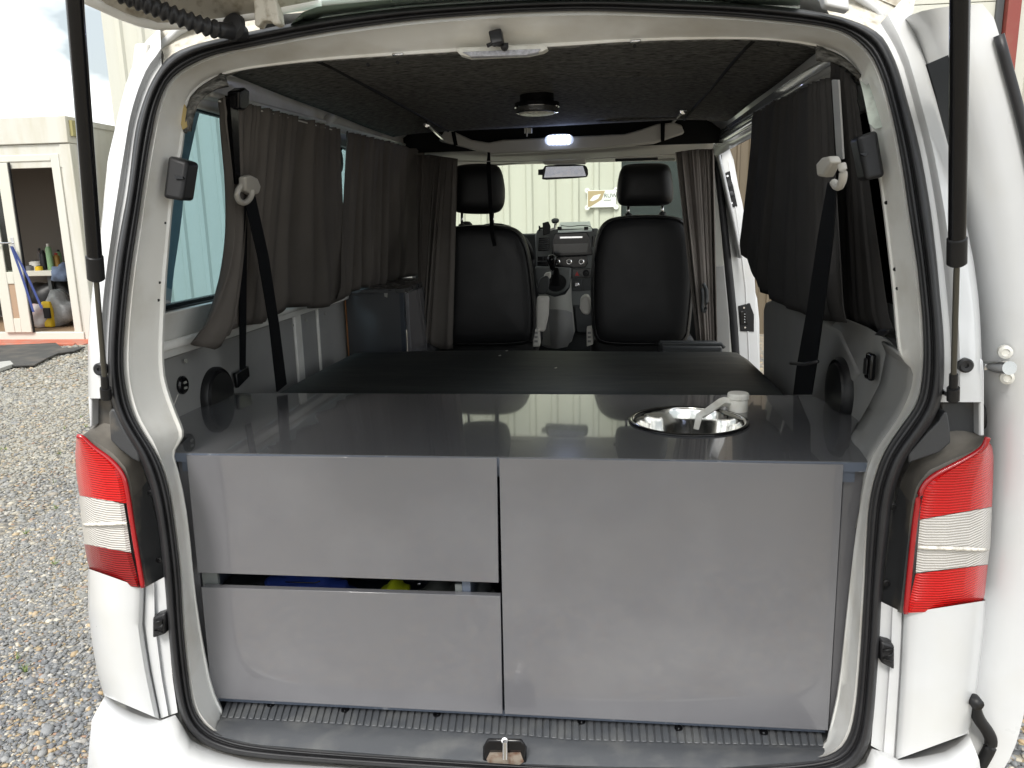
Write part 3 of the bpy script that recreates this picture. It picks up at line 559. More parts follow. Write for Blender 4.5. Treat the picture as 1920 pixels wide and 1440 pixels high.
# ---- body corners below the lamps
def corner(SOs, E, BO, name='corner_panel'):
    n = 30; S, E, B = resample(SOs, n), resample(E, n), resample(BO, n)
    rows = [[RR(*s, .012) for s in S], [RR(*(s*.55+e*.45), .014) for s, e in zip(S, E)], [RR(*(s*.5+e*.5), .004) for s, e in zip(S, E)], [RR(*(s*.12+e*.88), .004) for s, e in zip(S, E)], [RR(*(s*.06+e*.94), .012) for s, e in zip(S, E)], [RR(*e, -.004) for e in E]]
    for t, o in ((.03, -.010), (.08, -.016), (.18, -.021), (.3, -.025), (.42, -.027), (.54, -.026), (.66, -.021), (.77, -.012), (.86, .002), (.93, .02), (.97, .036), (1, .06)): rows.append([RR(*(e*(1-t)+b*t), o) for e, b in zip(E, B)])
    sgn = -1 if B[0][0] < 900 else 1; rows.append([RR(*b, .06)+np.array([sgn*.01, .3, 0]) for b in B])
    return obj(name, MB().grid(rows), M['paint'], van, smooth=True)
corner([(308,1082),(315,1172),(323,1267),(333,1336)], [(269,1103),(266,1172),(272,1215),(280,1262),(298,1348)], [(165,1066),(165,1140),(172,1200),(182,1260),(195,1304)])
corner([(1652,1128),(1649,1204),(1643,1283),(1633,1398)], [(1696,1150),(1694,1200),(1690,1280),(1681,1424)], [(1848,1126),(1846,1172),(1838,1240),(1831,1299),(1818,1374)])
for x0, x1, y0, y1, s in ((285, 309, 1150, 1198, 1), (1652, 1678, 1203, 1258, -1)):
    t = obj('rubber_buffer', slab(px3([(x0,y0+8),(x1,y0),(x1,y1-8),(x0,y1)] if s > 0 else [(x0,y0),(x1,y0+8),(x1,y1),(x0,y1-14)], -.012), (0, .04, 0)), M['rubber'], van, bevel=.005)
    obj('buffer_ridge', MB().tube(px3([(x0+4,y0+17),(x1-4,y0+13),(x1-5,y0+24),(x0+5,y0+31),(x1-5,y0+36)], -.018), .0028, 6), M['blackplastic'], t, smooth=2)
# ---- bumper
bA = [(196,1306),(228,1329),(268,1346),(300,1352),(333,1340),(352,1384),(393,1408),(480,1430),(700,1444),(950,1456),(1250,1470),(1500,1464),(1585,1452),(1620,1436),(1636,1402),(1660,1412),(1681,1426),(1719,1422),(1783,1408),(1817,1377)]
bM = [(172,1350),(210,1385),(250,1410),(290,1425),(335,1435),(370,1452),(420,1470),(500,1480),(700,1500),(950,1512),(1250,1524),(1500,1518),(1590,1512),(1625,1506),(1650,1500),(1668,1498),(1692,1495),(1730,1490),(1795,1470),(1836,1425)]
bB = [(158,1500),(200,1560),(260,1610),(300,1630),(350,1650),(400,1660),(450,1670),(520,1680),(720,1700),(960,1710),(1250,1715),(1480,1700),(1560,1690),(1600,1685),(1640,1675),(1660,1670),(1690,1660),(1730,1640),(1790,1600),(1846,1500)]
n = 60; A_, M_, B_ = [resample(k, n) for k in (bA, bM, bB)]
def edge(i): t = abs(i/(n-1)-.5)*2; return .05*max(0, (t-.86)/.14)**2
rows = [[RR(p[0], p[1]-26, .075) for p in A_], [RR(p[0], p[1]-2, .03) for p in A_], [RR(*p, -.015+edge(i)) for i, p in enumerate(A_)], [RR(*(p*.6+q*.4), -.05+edge(i)) for i, (p, q) in enumerate(zip(A_, M_))], [RR(*q, -.085+edge(i)*1.6) for i, q in enumerate(M_)], [RR(*(q*.4+b*.6), -.085+edge(i)*2) for i, (q, b) in enumerate(zip(M_, B_))], [RR(*b, -.05+edge(i)*2) for i, b in enumerate(B_)]]
obj('bumper', MB().grid(rows), M['paint'], van, smooth=2)

# ---- sill scuff trim
ZS = .612
s0 = [P(x, y, Z=ZS) for x, y in [(428,1306),(950,1330),(1541,1372)]]
s1 = [P(x, y, Z=ZS) for x, y in [(412,1349),(640,1362),(840,1376),(905,1380),(985,1384),(1070,1392),(1300,1398),(1546,1402)]]
s2 = [RR(x, y, -.014) for x, y in [(400,1378),(480,1396),(634,1408),(800,1421),(950,1431),(1150,1438),(1350,1440),(1552,1424)]]
S0, S1, S2 = resample(s0, 60), resample(s1, 60), resample(s2, 60)
for i in range(60): S0[i][1] = max(S0[i][1], .16)
mb = MB().grid([S0, S1, [a*.85+b*.15+np.array([0, 0, .003]) for a, b in zip(S1, S2)], [a*.2+b*.8+np.array([0, 0, .004]) for a, b in zip(S1, S2)], S2, [p+np.array([0, .015, -.03]) for p in S2]])
st_ = obj('sill_trim', mb, M['silltrim'], van, smooth=True)
N_ = 84; L0, L1 = resample(s0, N_), resample(s1, N_); mb = MB()
for i in range(N_-1):
    a0, a1, b0, b1 = L0[i], L0[i+1], L1[i], L1[i+1]; u, v = .16, .9
    q = [a0*(1-u)+a1*u, a0*(1-v)+a1*v, b0*(1-v)+b1*v, b0*(1-u)+b1*u]; q[2] = q[2]+(q[1]-q[2])*.06; q[3] = q[3]+(q[0]-q[3])*.06
    mb.prism([p+np.array([0, 0, .0005]) for p in q], (0, 0, .0035))
obj('ribs', mb, M['silltrim'], st_, bevel=.001, seg=1)
for x, y in ((508, 1322), (647, 1332), (819, 1340), (1090, 1354), (1272, 1366), (1432, 1374)):
    obj('screw', MB().lathe(P(x, y, Z=ZS+.004), (0, 0, 1), [(.009, 0), (.009, .003), (.005, .001), (0, -.001)], 16), M['gloss_black'], st_, smooth=True)
obj('striker_recess', MB().prism([RR(x, y, -.012) for x, y in [(905,1432),(905,1402),(914,1387),(978,1388),(987,1402),(987,1438)]], (0, .008, 0)), M['gloss_black'], st_, bevel=.004)
obj('recess_metal', MB().prism([RR(x, y, -.016) for x, y in [(912,1424),(918,1412),(976,1412),(982,1428),(975,1434),(915,1430)]], (0, .003, 0)), mat('rusty_steel', (.35, .30, .25), .4, metal=.6, dirt_or_sheen=(.15, .05, .02), damt=.8, dscale=60), st_)
obj('striker', MB().tube([RR(947, 1390, -.028), RR(947, 1422, -.03)], .0058, 10).tube([RR(946, 1389, -.024), RR(948, 1389, -.002)], .0065, 8), M['chrome'], st_, smooth=True)

# ---- small holes and patches on the frame
hm = M['void']
for x, y in ((307, 418), (297, 530), (295, 563), (1663, 380), (1679, 505), (1684, 541), (745, 117), (690, 121), (1190, 86), (1460, 82)):
    t = .5; p = RR(x, y, .078 if y < 700 and x not in (745, 690, 1190, 1460) else .084)
    obj('drilled_hole', MB().lathe(p, (0, -1, 0), [(.0035, -.004), (.0035, .0015), (0, .0015)], 10), hm, van)
obj('primer_patch', slab([RR(x, y, .018+.05*(1-(x-1610)/90)) for x, y in [(1613,150),(1625,160),(1640,145),(1655,165),(1662,190),(1668,235),(1655,238),(1640,242),(1630,232),(1622,192)]], (0, .002, 0)), mat('primer', (.42, .47, .42), .5, dirt_or_sheen=(.2, .2, .18), damt=.6, dscale=60), van)
obj('sealant_bead', slab([RR(x, y, .082) for x, y in [(344,192),(350,205),(350,238),(342,243),(336,222)]], (0, .003, 0)), mat('sealant', (.50, .38, .16), .6), van)
# black end stops on both pillars
def clipbox(pts, fin, par=van):
    t = obj('pillar_clip', slab([RR(x, y, .03) for x, y in pts], (0, .05, 0)), M['blackplastic'], par, bevel=.008, seg=4)
    obj('clip_notch', slab([RR(x, y, .026) for x, y in fin], (0, .006, 0)), M['gloss_black'], t)
clipbox([(314,291),(352,303),(341,377),(304,371)], [(327,328),(342,331),(344,336),(328,335)])
clipbox([(1607,256),(1646,243),(1661,331),(1624,339)], [(1612,288),(1629,285),(1622,293)])
# strip light, tag, hanging hook over the opening
sl = obj('strip_light', MB().prism([RR(x, y, .062) for x, y in [(853,92),(862,88),(1020,83),(1028,90),(1018,96),(990,102),(880,107),(862,102)]], (0, .03, 0)), M['whiteplastic'], van, bevel=.003)
obj('strip_lens', MB().prism([RR(x, y, .056) for x, y in [(866,97),(1014,91),(1008,98),(985,103),(882,106)]], (0, .02, 0)), mat('frosted_lens', (.42, .42, .46), .3, bump=.6, bscale=300, var=.3, vscale=140), sl, bevel=.002)
obj('camera_tag', MB().prism([RR(x, y, .02) for x, y in [(915,58),(939,52),(943,78),(921,83)]], (0, .03, 0)), M['rubber'], van, bevel=.003)
obj('tag_mount', MB().tube([RR(x, y, .045) for x, y in [(913,86),(922,82),(940,84),(953,84)]], .004, 8).lathe(RR(946, 88, .05), (0, -1, 0), [(.008, 0), (.006, .008), (0, .01)], 12), M['rubber'], van, smooth=2)
for x in (746, 1192):
    y = 102 if x < 900 else 77
    obj('trim_clip', MB().tube([RR(x-10, y+.5, .075), RR(x+10, y-.5, .075)], .003, 6), M['chrome'], van, smooth=2)

# ---- headlining
def ceil_z(X, Y): return 2.075-.012*max(0, (abs(X)-.45)/.2)**2-.02*max(0, (.45-Y)/.3)**2
rows = []
for Y in np.linspace(.24, 1.86, 20):
    r = []
    for X in np.linspace(-.662, .665, 41):
        yy = Y if Y < 1.75 else Y-.13*max(0, (X+.5))
        r.append((X, yy, ceil_z(X, Y)+.0025*math.sin(9*X+3*Y)*math.sin(5*Y)))
    rows.append(r)
mbh = MB().grid(rows)
hd = obj('headlining', mbh, M['felt'], van, smooth=2, solid=.006)
fa = FIl[-5:]+FIt+FIr[:3]
fo = [RR(x, y, .098) for x, y in chaikin(fa, 1)]
fi_px = [(357,246),(363,215),(374,190),(395,170),(430,160),(500,165),(650,150),(850,135),(1050,125),(1300,115),(1450,112),(1530,112),(1575,118),(1605,140)]
fi3 = []
for x, y in fi_px[:5]: fi3.append(P(x, y, Y=.2))
for X in np.linspace(-.62, .62, 9): fi3.append(np.array([X, .26, ceil_z(X, .26)-.002]))
for x, y in fi_px[-3:]: fi3.append(P(x, y, Y=.2))
obj('felt_edge', ruled(fo, fi3, 60, 4, lambda t: -.01*math.sin(3.14*t)), M['felt'], van, smooth=2, solid=.008)
for X in (-.425, .508):
    obj('roof_seam', MB().tube([(X, y, ceil_z(X, y)-.003) for y in np.linspace(.3, 1.72 if X > 0 else 1.84, 12)], .005, 6), M['seam'], van, smooth=2)
obj('felt_wrinkle', MB().tube([(X, .55+.35*(X+.42)/.9*.6+.02*math.sin(6*X), ceil_z(X, .6)-.001) for X in np.linspace(-.42, .5, 14)], .0025, 6), M['felt'], van, smooth=2)
# puck light and LED lamp
pk = P(1016, 196, Z=2.07)
pk[1] = .97; zc = 2.07
t = obj('puck_light', MB().lathe((pk[0], pk[1], zc), (0, 0, -1), [(.042, -.004), (.042, .022), (.062, .026), (.062, .048), (.058, .05), (.0, .05)], 32), M['chrome'], van, smooth=True)
obj('puck_base', MB().lathe((pk[0], pk[1], zc), (0, 0, -1), [(.05, -.004), (.05, .02), (.066, .022), (.066, .034), (.0, .034)], 32), M['gloss_black'], t, smooth=True)
obj('puck_lens', MB().lathe((pk[0], pk[1], zc), (0, 0, -1), [(.055, .051), (.05, .053), (0, .054)], 24), M['ledoff'], t, smooth=True)
# roof crossbeam behind the seats, black void above it
BY = 2.12
cbm = obj('roof_crossbeam', slab([P(x, y, Y=BY) for x, y in [(822,264),(836,240),(852,247),(884,262),(916,267),(942,262),(1060,256),(1171,251),(1200,243),(1232,232),(1262,229),(1278,234),(1284,249),(1227,268),(1120,278),(1021,284),(920,289),(870,276)]], (0, .06, 0)), M['creamtrim'], van, bevel=.008, seg=3)
ld = P(1048, 262, Y=BY-.03)
t = obj('led_lamp', MB().prism([ld+np.array([.062*math.copysign(abs(math.cos(a))**.55, math.cos(a)), 0, .024*math.copysign(abs(math.sin(a))**.8, math.sin(a))]) for a in np.linspace(0, 2*math.pi, 28, endpoint=False)], (0, .025, 0)), mat('led_housing', (.5, .52, .56), .3, emit=(.6,.7,1), estr=.25), van, bevel=.003, label='lit white LED lamp on the roof crossbeam')
for i in range(6):
    for j in range(3):
        p = ld+np.array([-.042+.0168*i, -.004, -.0135+.0135*j]); obj('led', MB().lathe(p, (0, -1, 0), [(.0062, -.004), (.0055, .001), (0, .002)], 10), M['led'], t)
ll = bpy.data.lights.new('led_light', 'AREA'); ll.energy = .22; ll.color = (.5, .6, 1); ll.size = .06; lo_ = bpy.data.objects.new('led_light', ll); COL.objects.link(lo_); lo_.location = tuple(ld+np.array([.03, -.05, .015])); lo_.rotation_euler = (R(-125), 0, 0)
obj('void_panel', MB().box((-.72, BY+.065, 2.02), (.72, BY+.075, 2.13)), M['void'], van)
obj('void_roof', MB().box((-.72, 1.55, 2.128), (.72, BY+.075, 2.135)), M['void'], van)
obj('roof_bracket', MB().box(P(983, 250, Y=1.95), P(997, 240, Y=1.95)+np.array([0, .01, 0])).tube([P(988, 240, Y=1.95), P(988, 256, Y=1.95)], .004, 6), M['whiteplastic'], van)
hk = MB()
for pts in ([(832,262),(800,233)], [(1262,228),(1281,208)]):
    a, b = P(*pts[0], Y=2.04), P(*pts[1], Z=2.055)
    o = obj('roof_bolt', MB().tube([a, b], .007, 8).lathe(b, b-a, [(0, -.012), (.011, -.01), (.011, .008), (0, .01)], 10), M['chrome'], van, smooth=True)
for pts in ([(846,247),(853,247),(858,272),(851,273)], [(1239,231),(1247,231),(1246,265),(1239,265)]):
    obj('retaining_strap', slab([P(x, y, Y=BY-.012) for x, y in pts], (0, .006, 0)), M['belt'], van)

# ---- roof rails and inner side walls
obj('left_roof_rail', slab([P(x, y, X=-.70) for x, y in [(380,140),(420,140),(520,160),(620,188),(700,218),(790,256),(792,294),(740,276),(620,243),(500,208),(400,186),(380,184)]], (-.06, 0, 0)), M['frame'], van, bevel=.012, seg=3)
obj('left_rail_bead', MB().tube([P(x, y, X=-.694) for x, y in [(395,176),(500,200),(620,231),(740,264),(790,283)]], .006, 8), M['frame'], van, smooth=2)
obj('rail_gusset', MB().tube([P(x, y, X=-.70) for x, y in [(602,252),(606,236),(612,226),(628,216),(640,214)]], [.01, .014, .018, .014, .008], 10), M['frame'], van, smooth=2)
obj('right_roof_rail', slab([P(x, y, X=.71) for x, y in [(1566,96),(1500,130),(1436,170),(1380,210),(1330,246),(1336,276),(1362,262),(1424,226),(1500,186),(1572,152)]], (.06, 0, 0)), M['railmetal'], van, bevel=.012, seg=3)
for off, r_ in ((0, .008), (10, .006)):
    obj('rail_ridge', MB().tube([P(x, y+off, X=.705) for x, y in [(1566,126),(1500,163),(1425,208),(1345,256)]], r_, 8), M['railmetal'], van, smooth=2)
obj('rail_end', slab([P(x, y, X=.70) for x, y in [(1556,112),(1568,118),(1576,146),(1560,152)]], (.07, 0, 0)), M['gloss_black'], van, bevel=.004)
def lx(z): return lx_(z)
def lx_(z): return -.88+.18/.68*(z-1.35) if z > 1.35 else -.885     # left wall profile
def wall_piece(name, y0, y1, z0, z1, mt_, par=van, th=.03, bev=.004, d=0):
    zs = [z0, z1]; mb = MB(); lx = lx_ if z1 > 1.402 else (lambda z: -.885)
    for a, b in zip(zs[:-1], zs[1:]):
        mb.prism([(lx(a)+d, y0, a), (lx(a)+d, y1, a), (lx(b)+d, y1, b), (lx(b)+d, y0, b)], (-th, 0, 0))
    return obj(name, mb, mt_, par, bevel=bev)
wall_piece('window_sill', .15, 2.45, 1.425, 1.513, M['frame'], d=-.012)
obj('sill_lip', MB().tube([(lx(1.43)+.002, y, 1.432) for y in np.linspace(.15, 2.45, 4)], .012, 10), M['frame'], van, smooth=2)
wall_piece('belt_trim', .15, 2.45, 1.400, 1.424, M['frame'], d=.006)
for y0, y1 in ((.12, 1.205), (1.275, 1.43), (1.452, 2.4)):
    wall_piece('side_panel', y0, y1, .62, 1.396, M['ply'], th=.012, bev=.01, d=0)
wall_piece('panel_backing', .38, 2.45, .6, 1.40, M['frame'], d=-.014, th=.02)
for y in (1.24, 1.441): wall_piece('panel_post', y-.03 if y < 1.3 else y-.009, y+.03 if y < 1.3 else y+.009, .9, 1.40, M['frame'], th=.02, d=.004)
for y, z in ((.45, 1.375), (1.17, 1.37), (1.30, 1.37), (1.5, 1.37), (2.0, 1.37)):
    obj('panel_screw', MB().lathe((lx(z)+.001, y, z), (1, 0, 0), [(.006, -.002), (.006, .002), (0, .003)], 10), M['beigegrey'], van)
wall_piece('window_post', 1.32, 1.42, 1.513, 2.02, M['frame'], d=-.035)
wall_piece('window_post', 2.40, 2.62, 1.0, 2.05, M['frame'], d=-.02)
wall_piece('window_header', .15, 2.45, 1.985, 2.08, M['frame'], d=-.02)
wall_piece('window_post', .16, .29, 1.513, 2.02, M['frame'], d=-.03)
def window(y0, y1, z0, z1):
    g = obj('side_window', MB().prism([(lx(z0)-.045, y0, z0), (lx(z0)-.045, y1, z0), (lx(z1)-.045, y1, z1), (lx(z1)-.045, y0, z1)], (-.004, 0, 0)), M['sideglass'], van)
    loop = [(lx(z0)-.04, y0, z0), (lx(z0)-.04, y1, z0), (lx(z1)-.04, y1, z1), (lx(z1)-.04, y0, z1), (lx(z0)-.04, y0, z0)]
    obj('window_seal', MB().tube(resample(loop, 60), .011, 8), M['gloss_black'], g, smooth=2)
window(.27, 1.32, 1.52, 1.99); window(1.43, 2.41, 1.52, 1.99)
fn = P(629, 300, X=-.742)
obj('wall_fan', MB().lathe(fn, (1, 0, 0), [(.001, .02), (.012, .02), (.014, .012), (.03, .012), (.045, .014), (.05, .008), (.05, -.01)], 24), M['beigegrey'], van, smooth=True)
# speakers, sockets, switch
def disc(name, x, y, Xp, r, sgn, m_=M['blackplastic']):
    p = P(x, y, X=Xp); prof = [(r, -.006), (r, .012), (r*.93, .02), (r*.9, .014), (r*.86, .014), (r*.82, .024), (r*.4, .028), (0, .029)]
    return obj(name, MB().lathe(p, (sgn, 0, 0), prof, 40), m_, van, smooth=True)
disc('speaker', 403, 742, -.885, .082, 1); sp = disc('speaker', 1580, 735, .80, .088, -1)
for a, b in (((418, 708), (421, 692)), ((381, 722), (385, 712))):
    obj('chipped_edge', MB().tube([P(*a, X=-.883), P(*b, X=-.883)], .0022, 6), M['edgechip'], van)
obj('scratch', MB().tube([P(326, 760, X=-.884), P(334, 740, X=-.884)], .0012, 5), M['creamtrim'], van)
us = P(340, 722, X=-.885); t = obj('usb_socket', MB().lathe(us, (1, 0, 0), [(.024, -.004), (.024, .006), (.02, .01), (.0, .01)], 24), M['gloss_black'], van, smooth=True)
for dz in (-.007, .007): obj('usb_port', MB().box(us+np.array([.0102, -.006, dz-.003]), us+np.array([.0125, .006, dz+.003])), M['beigegrey'], t)
sw = P(1638, 687, X=.79)
t = obj('rocker_switch', MB().box(sw+np.array([0, -.018, -.030]), sw+np.array([-.014, .018, .030])), M['gloss_black'], van, bevel=.006, seg=3)
obj('rocker', MB().box(sw+np.array([-.0145, -.010, -.018]), sw+np.array([-.019, .010, .018])), M['blackplastic'], t, bevel=.002)
obj('anchor_cover', slab([P(x, y, X=-.878) for x, y in [(436,700),(460,686),(462,706),(440,728)]], (.012, 0, 0)), M['gloss_black'], van, bevel=.003)

# ---- seat belts
def strap(pts, wdir, w, name, par, m_=None):
    pts = [np.array(p, float) for p in pts]; wdir = np.array(wdir, float)
    return obj(name, MB().grid([[p-wdir*w/2 for p in pts], [p+wdir*w/2 for p in pts]]), m_ or M['belt'], par, solid=.003, smooth=2)
Xb = lambda z: lx(z)+.075
def PB(x, y, d=.0): return PP(x, y, ((-.88+.075+d, 0, 1.35), (.68, 0, -.18)))
sb = obj('seat_belt', MB().grid([[PB(447,372), PB(447,480), PB(449,600), PB(450,695,)], [PB(463,372), PB(462,480), PB(461,600), PB(460,690)]]), M['belt'], van, solid=.003, label='seat belt hanging before the left curtain')
obj('webbing', MB().grid([[PB(459,378,.03), PB(483,480,.05), PB(505,610,.08), PB(519,735,.10)], [PB(478,368,.03), PB(503,480,.05), PB(523,610,.08), PB(537,720,.10)]]), M['belt'], sb, solid=.003)
obj('upper_webbing', MB().grid([[PB(426,180), PB(432,260), PB(438,345)], [PB(442,180), PB(444,260), PB(447,345)]]), M['gloss_black'], sb, solid=.012)
obj('belt_reel', slab([PB(x, y, -.01) for x, y in [(425,172),(437,165),(446,172),(445,200),(436,208),(425,205)]], (.03, 0, 0)), M['gloss_black'], sb, bevel=.004)
g = PB(458, 352, .02)
gd = obj('belt_guide', slab([PB(x, y, .015) for x, y in [(446,332),(456,328),(470,335),(476,350),(472,364),(460,366),(447,358)]], (.02, 0, 0)), M['beltguide'], sb, bevel=.005, seg=3)
obj('guide_loop', MB().tube([PB(x, y, .035) for x, y in chaikin([(452,348),(443,362),(447,377),(458,382),(470,372),(474,356)], 2)], .007, 8), M['beltguide'], sb, smooth=2)
def PR_(x, y, d=0): return PP(x, y, ((.83-.125-d, 0, 1.35), (.68, 0, .12)))
sb = obj('seat_belt', MB().grid([[PR_(1553,342), PR_(1535,440), PR_(1514,580), PR_(1494,690), PR_(1488,740)], [PR_(1569,340), PR_(1563,440), PR_(1545,580), PR_(1530,690), PR_(1522,740)]]), M['belt'], van, solid=.003, label='seat belt hanging before the right curtain')
obj('upper_webbing', MB().grid([[PR_(1561,150), PR_(1566,230), PR_(1570,300)], [PR_(1573,150), PR_(1578,230), PR_(1582,298)]]), M['trim'], sb, solid=.003)
obj('belt_guide', slab([PR_(x, y, .01) for x, y in [(1550,306),(1560,295),(1575,292),(1580,304),(1572,318),(1565,332),(1552,330)]], (-.02, 0, 0)), M['beltguide'], sb, bevel=.005, seg=3)
obj('guide_loop', MB().tube([PR_(x, y, .03) for x, y in chaikin([(1578,308),(1582,325),(1578,346),(1570,352),(1563,342)], 2)], .007, 8), M['beltguide'], sb, smooth=2)
obj('belt_clip', MB().tube([PR_(1482,681,.04), PR_(1508,683,.05), PR_(1533,678,.04)], .004, 8), M['blackplastic'], sb, smooth=2)

# ---- right side trims, door aperture, B pillar
obj('quarter_trim', slab([P(x, y, X=.83) for x, y in [(1449,700),(1449,580),(1453,566),(1470,560),(1510,574),(1560,596),(1600,620),(1640,700),(1560,790),(1449,760)]], (-.035, 0, 0)), M['trim'], van, bevel=.012, seg=4)
obj('quarter_trim', slab([P(x, y, X=.805) for x, y in [(1505,800),(1525,720),(1541,665),(1556,625),(1568,604),(1590,598),(1630,614),(1672,640),(1715,690),(1712,740),(1660,830),(1600,860)]], (-.005, 0, 0)), M['trim'], van, bevel=.003, seg=4)
obj('lower_trim', MB().box((.835, .3, .6), (.85, 1.45, 1.44)), M['trim'], van)
ra = [RR(x, y, .099) for x, y in [(1684,660),(1714,690),(1711,732),(1687,783),(1655,827),(1632,863),(1618,923),(1606,990)]]
rb = [P(x, y, X=.798) for x, y in [(1655,640),(1664,662),(1652,720),(1628,766)]]+[P(x, y, Z=1.24) for x, y in [(1606,805),(1596,820)]]+[P(1628, 858, Z=1.225), P(1622, 880, Y=.125)]
obj('rear_trim', ruled(ra, rb, 50, 4, lambda t: -.018*math.sin(3.14*t)), M['trim'], van, smooth=2, solid=.006)
obj('rear_trim_top', ruled([RR(1684, 660, .099), RR(1716, 690, .095)], [P(1655, 640, X=.80), P(1664, 662, X=.79)], 6, 2), M['trim'], van, smooth=True, solid=.004)
obj('lever', slab([P(x, y, X=.775) for x, y in [(1648,628),(1660,618),(1676,617),(1674,625),(1660,630)]], (-.012, 0, 0)), M['blackplastic'], van, bevel=.003)
obj('right_window', MB().prism([(.885, .2, 1.50), (.885, 1.5, 1.50), (.80, 1.5, 2.0), (.80, .2, 2.0)], (.004, 0, 0)), M['darkglass'], van)
obj('right_window_lining', MB().prism([(.893, .2, 1.48), (.893, 1.55, 1.48), (.81, 1.55, 2.02), (.81, .2, 2.02)], (.012, 0, 0)), M['gloss_black'], van)
obj('window_post', MB().prism([(.845, 1.5, 1.4), (.845, 1.60, 1.4), (.745, 1.60, 2.03), (.745, 1.5, 2.03)], (.05, 0, 0)), M['frame'], van)
# B pillar
BP = 2.72
bp = obj('centre_pillar', slab([P(x, y, Y=BP) for x, y in [(1341,285),(1352,262),(1366,270),(1392,380),(1415,520),(1424,680),(1424,760),(1384,760),(1380,660),(1368,520),(1352,380)]], (0, .02, 0)), M['paint'], van, bevel=.004)
obj('pillar_edge', slab([P(x, y, Y=BP+.03) for x, y in [(1366,272),(1376,300),(1394,400),(1402,440),(1408,520),(1420,560),(1424,600),(1426,760),(1410,760),(1400,500),(1370,300)]], (0, .03, 0)), M['paint'], van, bevel=.006)
obj('pillar_crease', MB().tube([P(x, y, Y=BP-.002) for x, y in [(1366,300),(1384,420),(1398,540),(1404,660),(1404,740)]], .004, 6), M['paint'], bp, smooth=2)
obj('door_seal', MB().tube([P(x, y, Y=BP-.02) for x, y in chaikin([(1425,232),(1380,256),(1352,272),(1344,290),(1350,360),(1362,470),(1372,560),(1379,650),(1384,760)], 2)], .020, 10), M['rubber'], van, smooth=2)
obj('pillar_trim', slab([P(x, y, Y=BP-.05) for x, y in [(1326,300),(1338,300),(1352,430),(1364,560),(1372,660),(1374,760),(1345,760),(1340,560)]], (0, .03, 0)), M['beigegrey'], van, bevel=.006)
obj('pillar_trim', slab([P(x, y, Y=BP-.055) for x, y in [(1341,500),(1358,497),(1368,600),(1372,760),(1345,760)]], (0, .03, 0)), M['trim'], van, bevel=.006)
lt = obj('door_latch', slab([P(x, y, Y=BP-.006) for x, y in [(1360,324),(1369,320),(1383,387),(1371,389)]], (0, .01, 0)), M['blackplastic'], bp, bevel=.003)
lt2 = obj('latch_bolt', MB().lathe(P(1371, 363, Y=BP-.008), (0, -1, 0), [(.012, 0), (.012, .006), (.006, .008), (.006, .014), (0, .014)], 14), M['housing'], bp, smooth=True)
obj('latch_hook', MB().box(P(1364, 350, Y=BP-.02), P(1371, 337, Y=BP-.008)), M['gloss_black'], bp)
cp = obj('contact_plate', slab([P(x, y, Y=BP-.006) for x, y in [(1384,574),(1406,568),(1414,590),(1414,622),(1388,621)]], (0, .01, 0)), M['blackplastic'], bp, bevel=.003)
obj('contact_block', slab([P(x, y, Y=BP-.012) for x, y in [(1388,584),(1400,584),(1402,608),(1389,608)]], (0, .01, 0)), M['gloss_black'], bp, bevel=.002)
for k in range(4):
    obj('contact_pin', MB().lathe(P(1396, 589+k*5, Y=BP-.0125), (0, -1, 0), [(.0035, -.002), (.003, .003), (0, .004)], 8), M['chrome'], bp)
for x, y in ((1395,577),(1397,614),(1364,330),(1372,381)): obj('screw', MB().lathe(P(x, y, Y=BP-.007), (0, -1, 0), [(.006, -.002), (.005, .003), (0, .003)], 8), M['chrome'], bp)
obj('pillar_slot', slab([P(x, y, Y=BP+.024) for x, y in [(1408,528),(1413,526),(1415,541),(1409,542)]], (0, .004, 0)), M['gloss_black'], bp)

# ---- outer shell (sides, roof, floor, nose) so that the van is whole from other places
def bx(z):
    return float(np.interp(z, [.3, .6, 1.0, 1.4, 1.6, 2.0, 2.1, 2.17], [.90, .925, .93, .905, .87, .765, .70, .55]))
def side(y0, y1, z0, z1, sgn, name, m_=M['paint'], d=0):
    zs = np.linspace(z0, z1, 7); return obj(name, MB().grid([[(sgn*(bx(z)+d), y, z) for z in zs] for y in np.linspace(y0, y1, 4)]), m_, van, smooth=True, solid=.012, soff=0)
L_END = 4.55
for sgn in (-1, 1):
    if sgn < 0: side(.36, 3.9, .35, 1.50, sgn, 'body_side')
    else: side(.36, 1.5, .35, 1.50, sgn, 'body_side'); side(2.8, 3.9, .35, 1.50, sgn, 'front_door_skin'); side(1.5, 2.8, .35, .5, sgn, 'door_sill')
    side(.20, 3.1, 2.0, 2.17, sgn, 'roof_side')
for y0, y1 in ((1.3, 1.42), (2.42, 2.62)): side(y0, y1, 1.5, 2.0, -1, 'outer_post')
side(2.6, 2.8, 1.5, 2.0, 1, 'outer_post')
obj('roof_skin', MB().grid([[(X, y, 2.17-.06*(max(0, y-2.6)/.6)**2-.02*(X/.55)**2+.0) for X in np.linspace(-.56, .56, 12)] for y in np.linspace(.22, 3.15, 12)]), M['paint'], van, smooth=2, solid=.01)
obj('van_floor', MB().box((-.88, .1, .55), (.88, 3.6, .60)), M['dash'], van)
obj('cab_floor', MB().box((-.8, 2.0, .6), (.8, 3.4, .64)), mat('cab_carpet', (.06, .06, .058), .95), van)
nose = [[(X, y, z) for X in np.linspace(-.86, .86, 14)] for y, z in ((3.62, 1.42), (3.9, 1.30), (4.3, 1.12), (4.52, .98), (4.6, .7), (4.6, .35))]
obj('bonnet', MB().grid(nose), M['paint'], van, smooth=2, solid=.01)
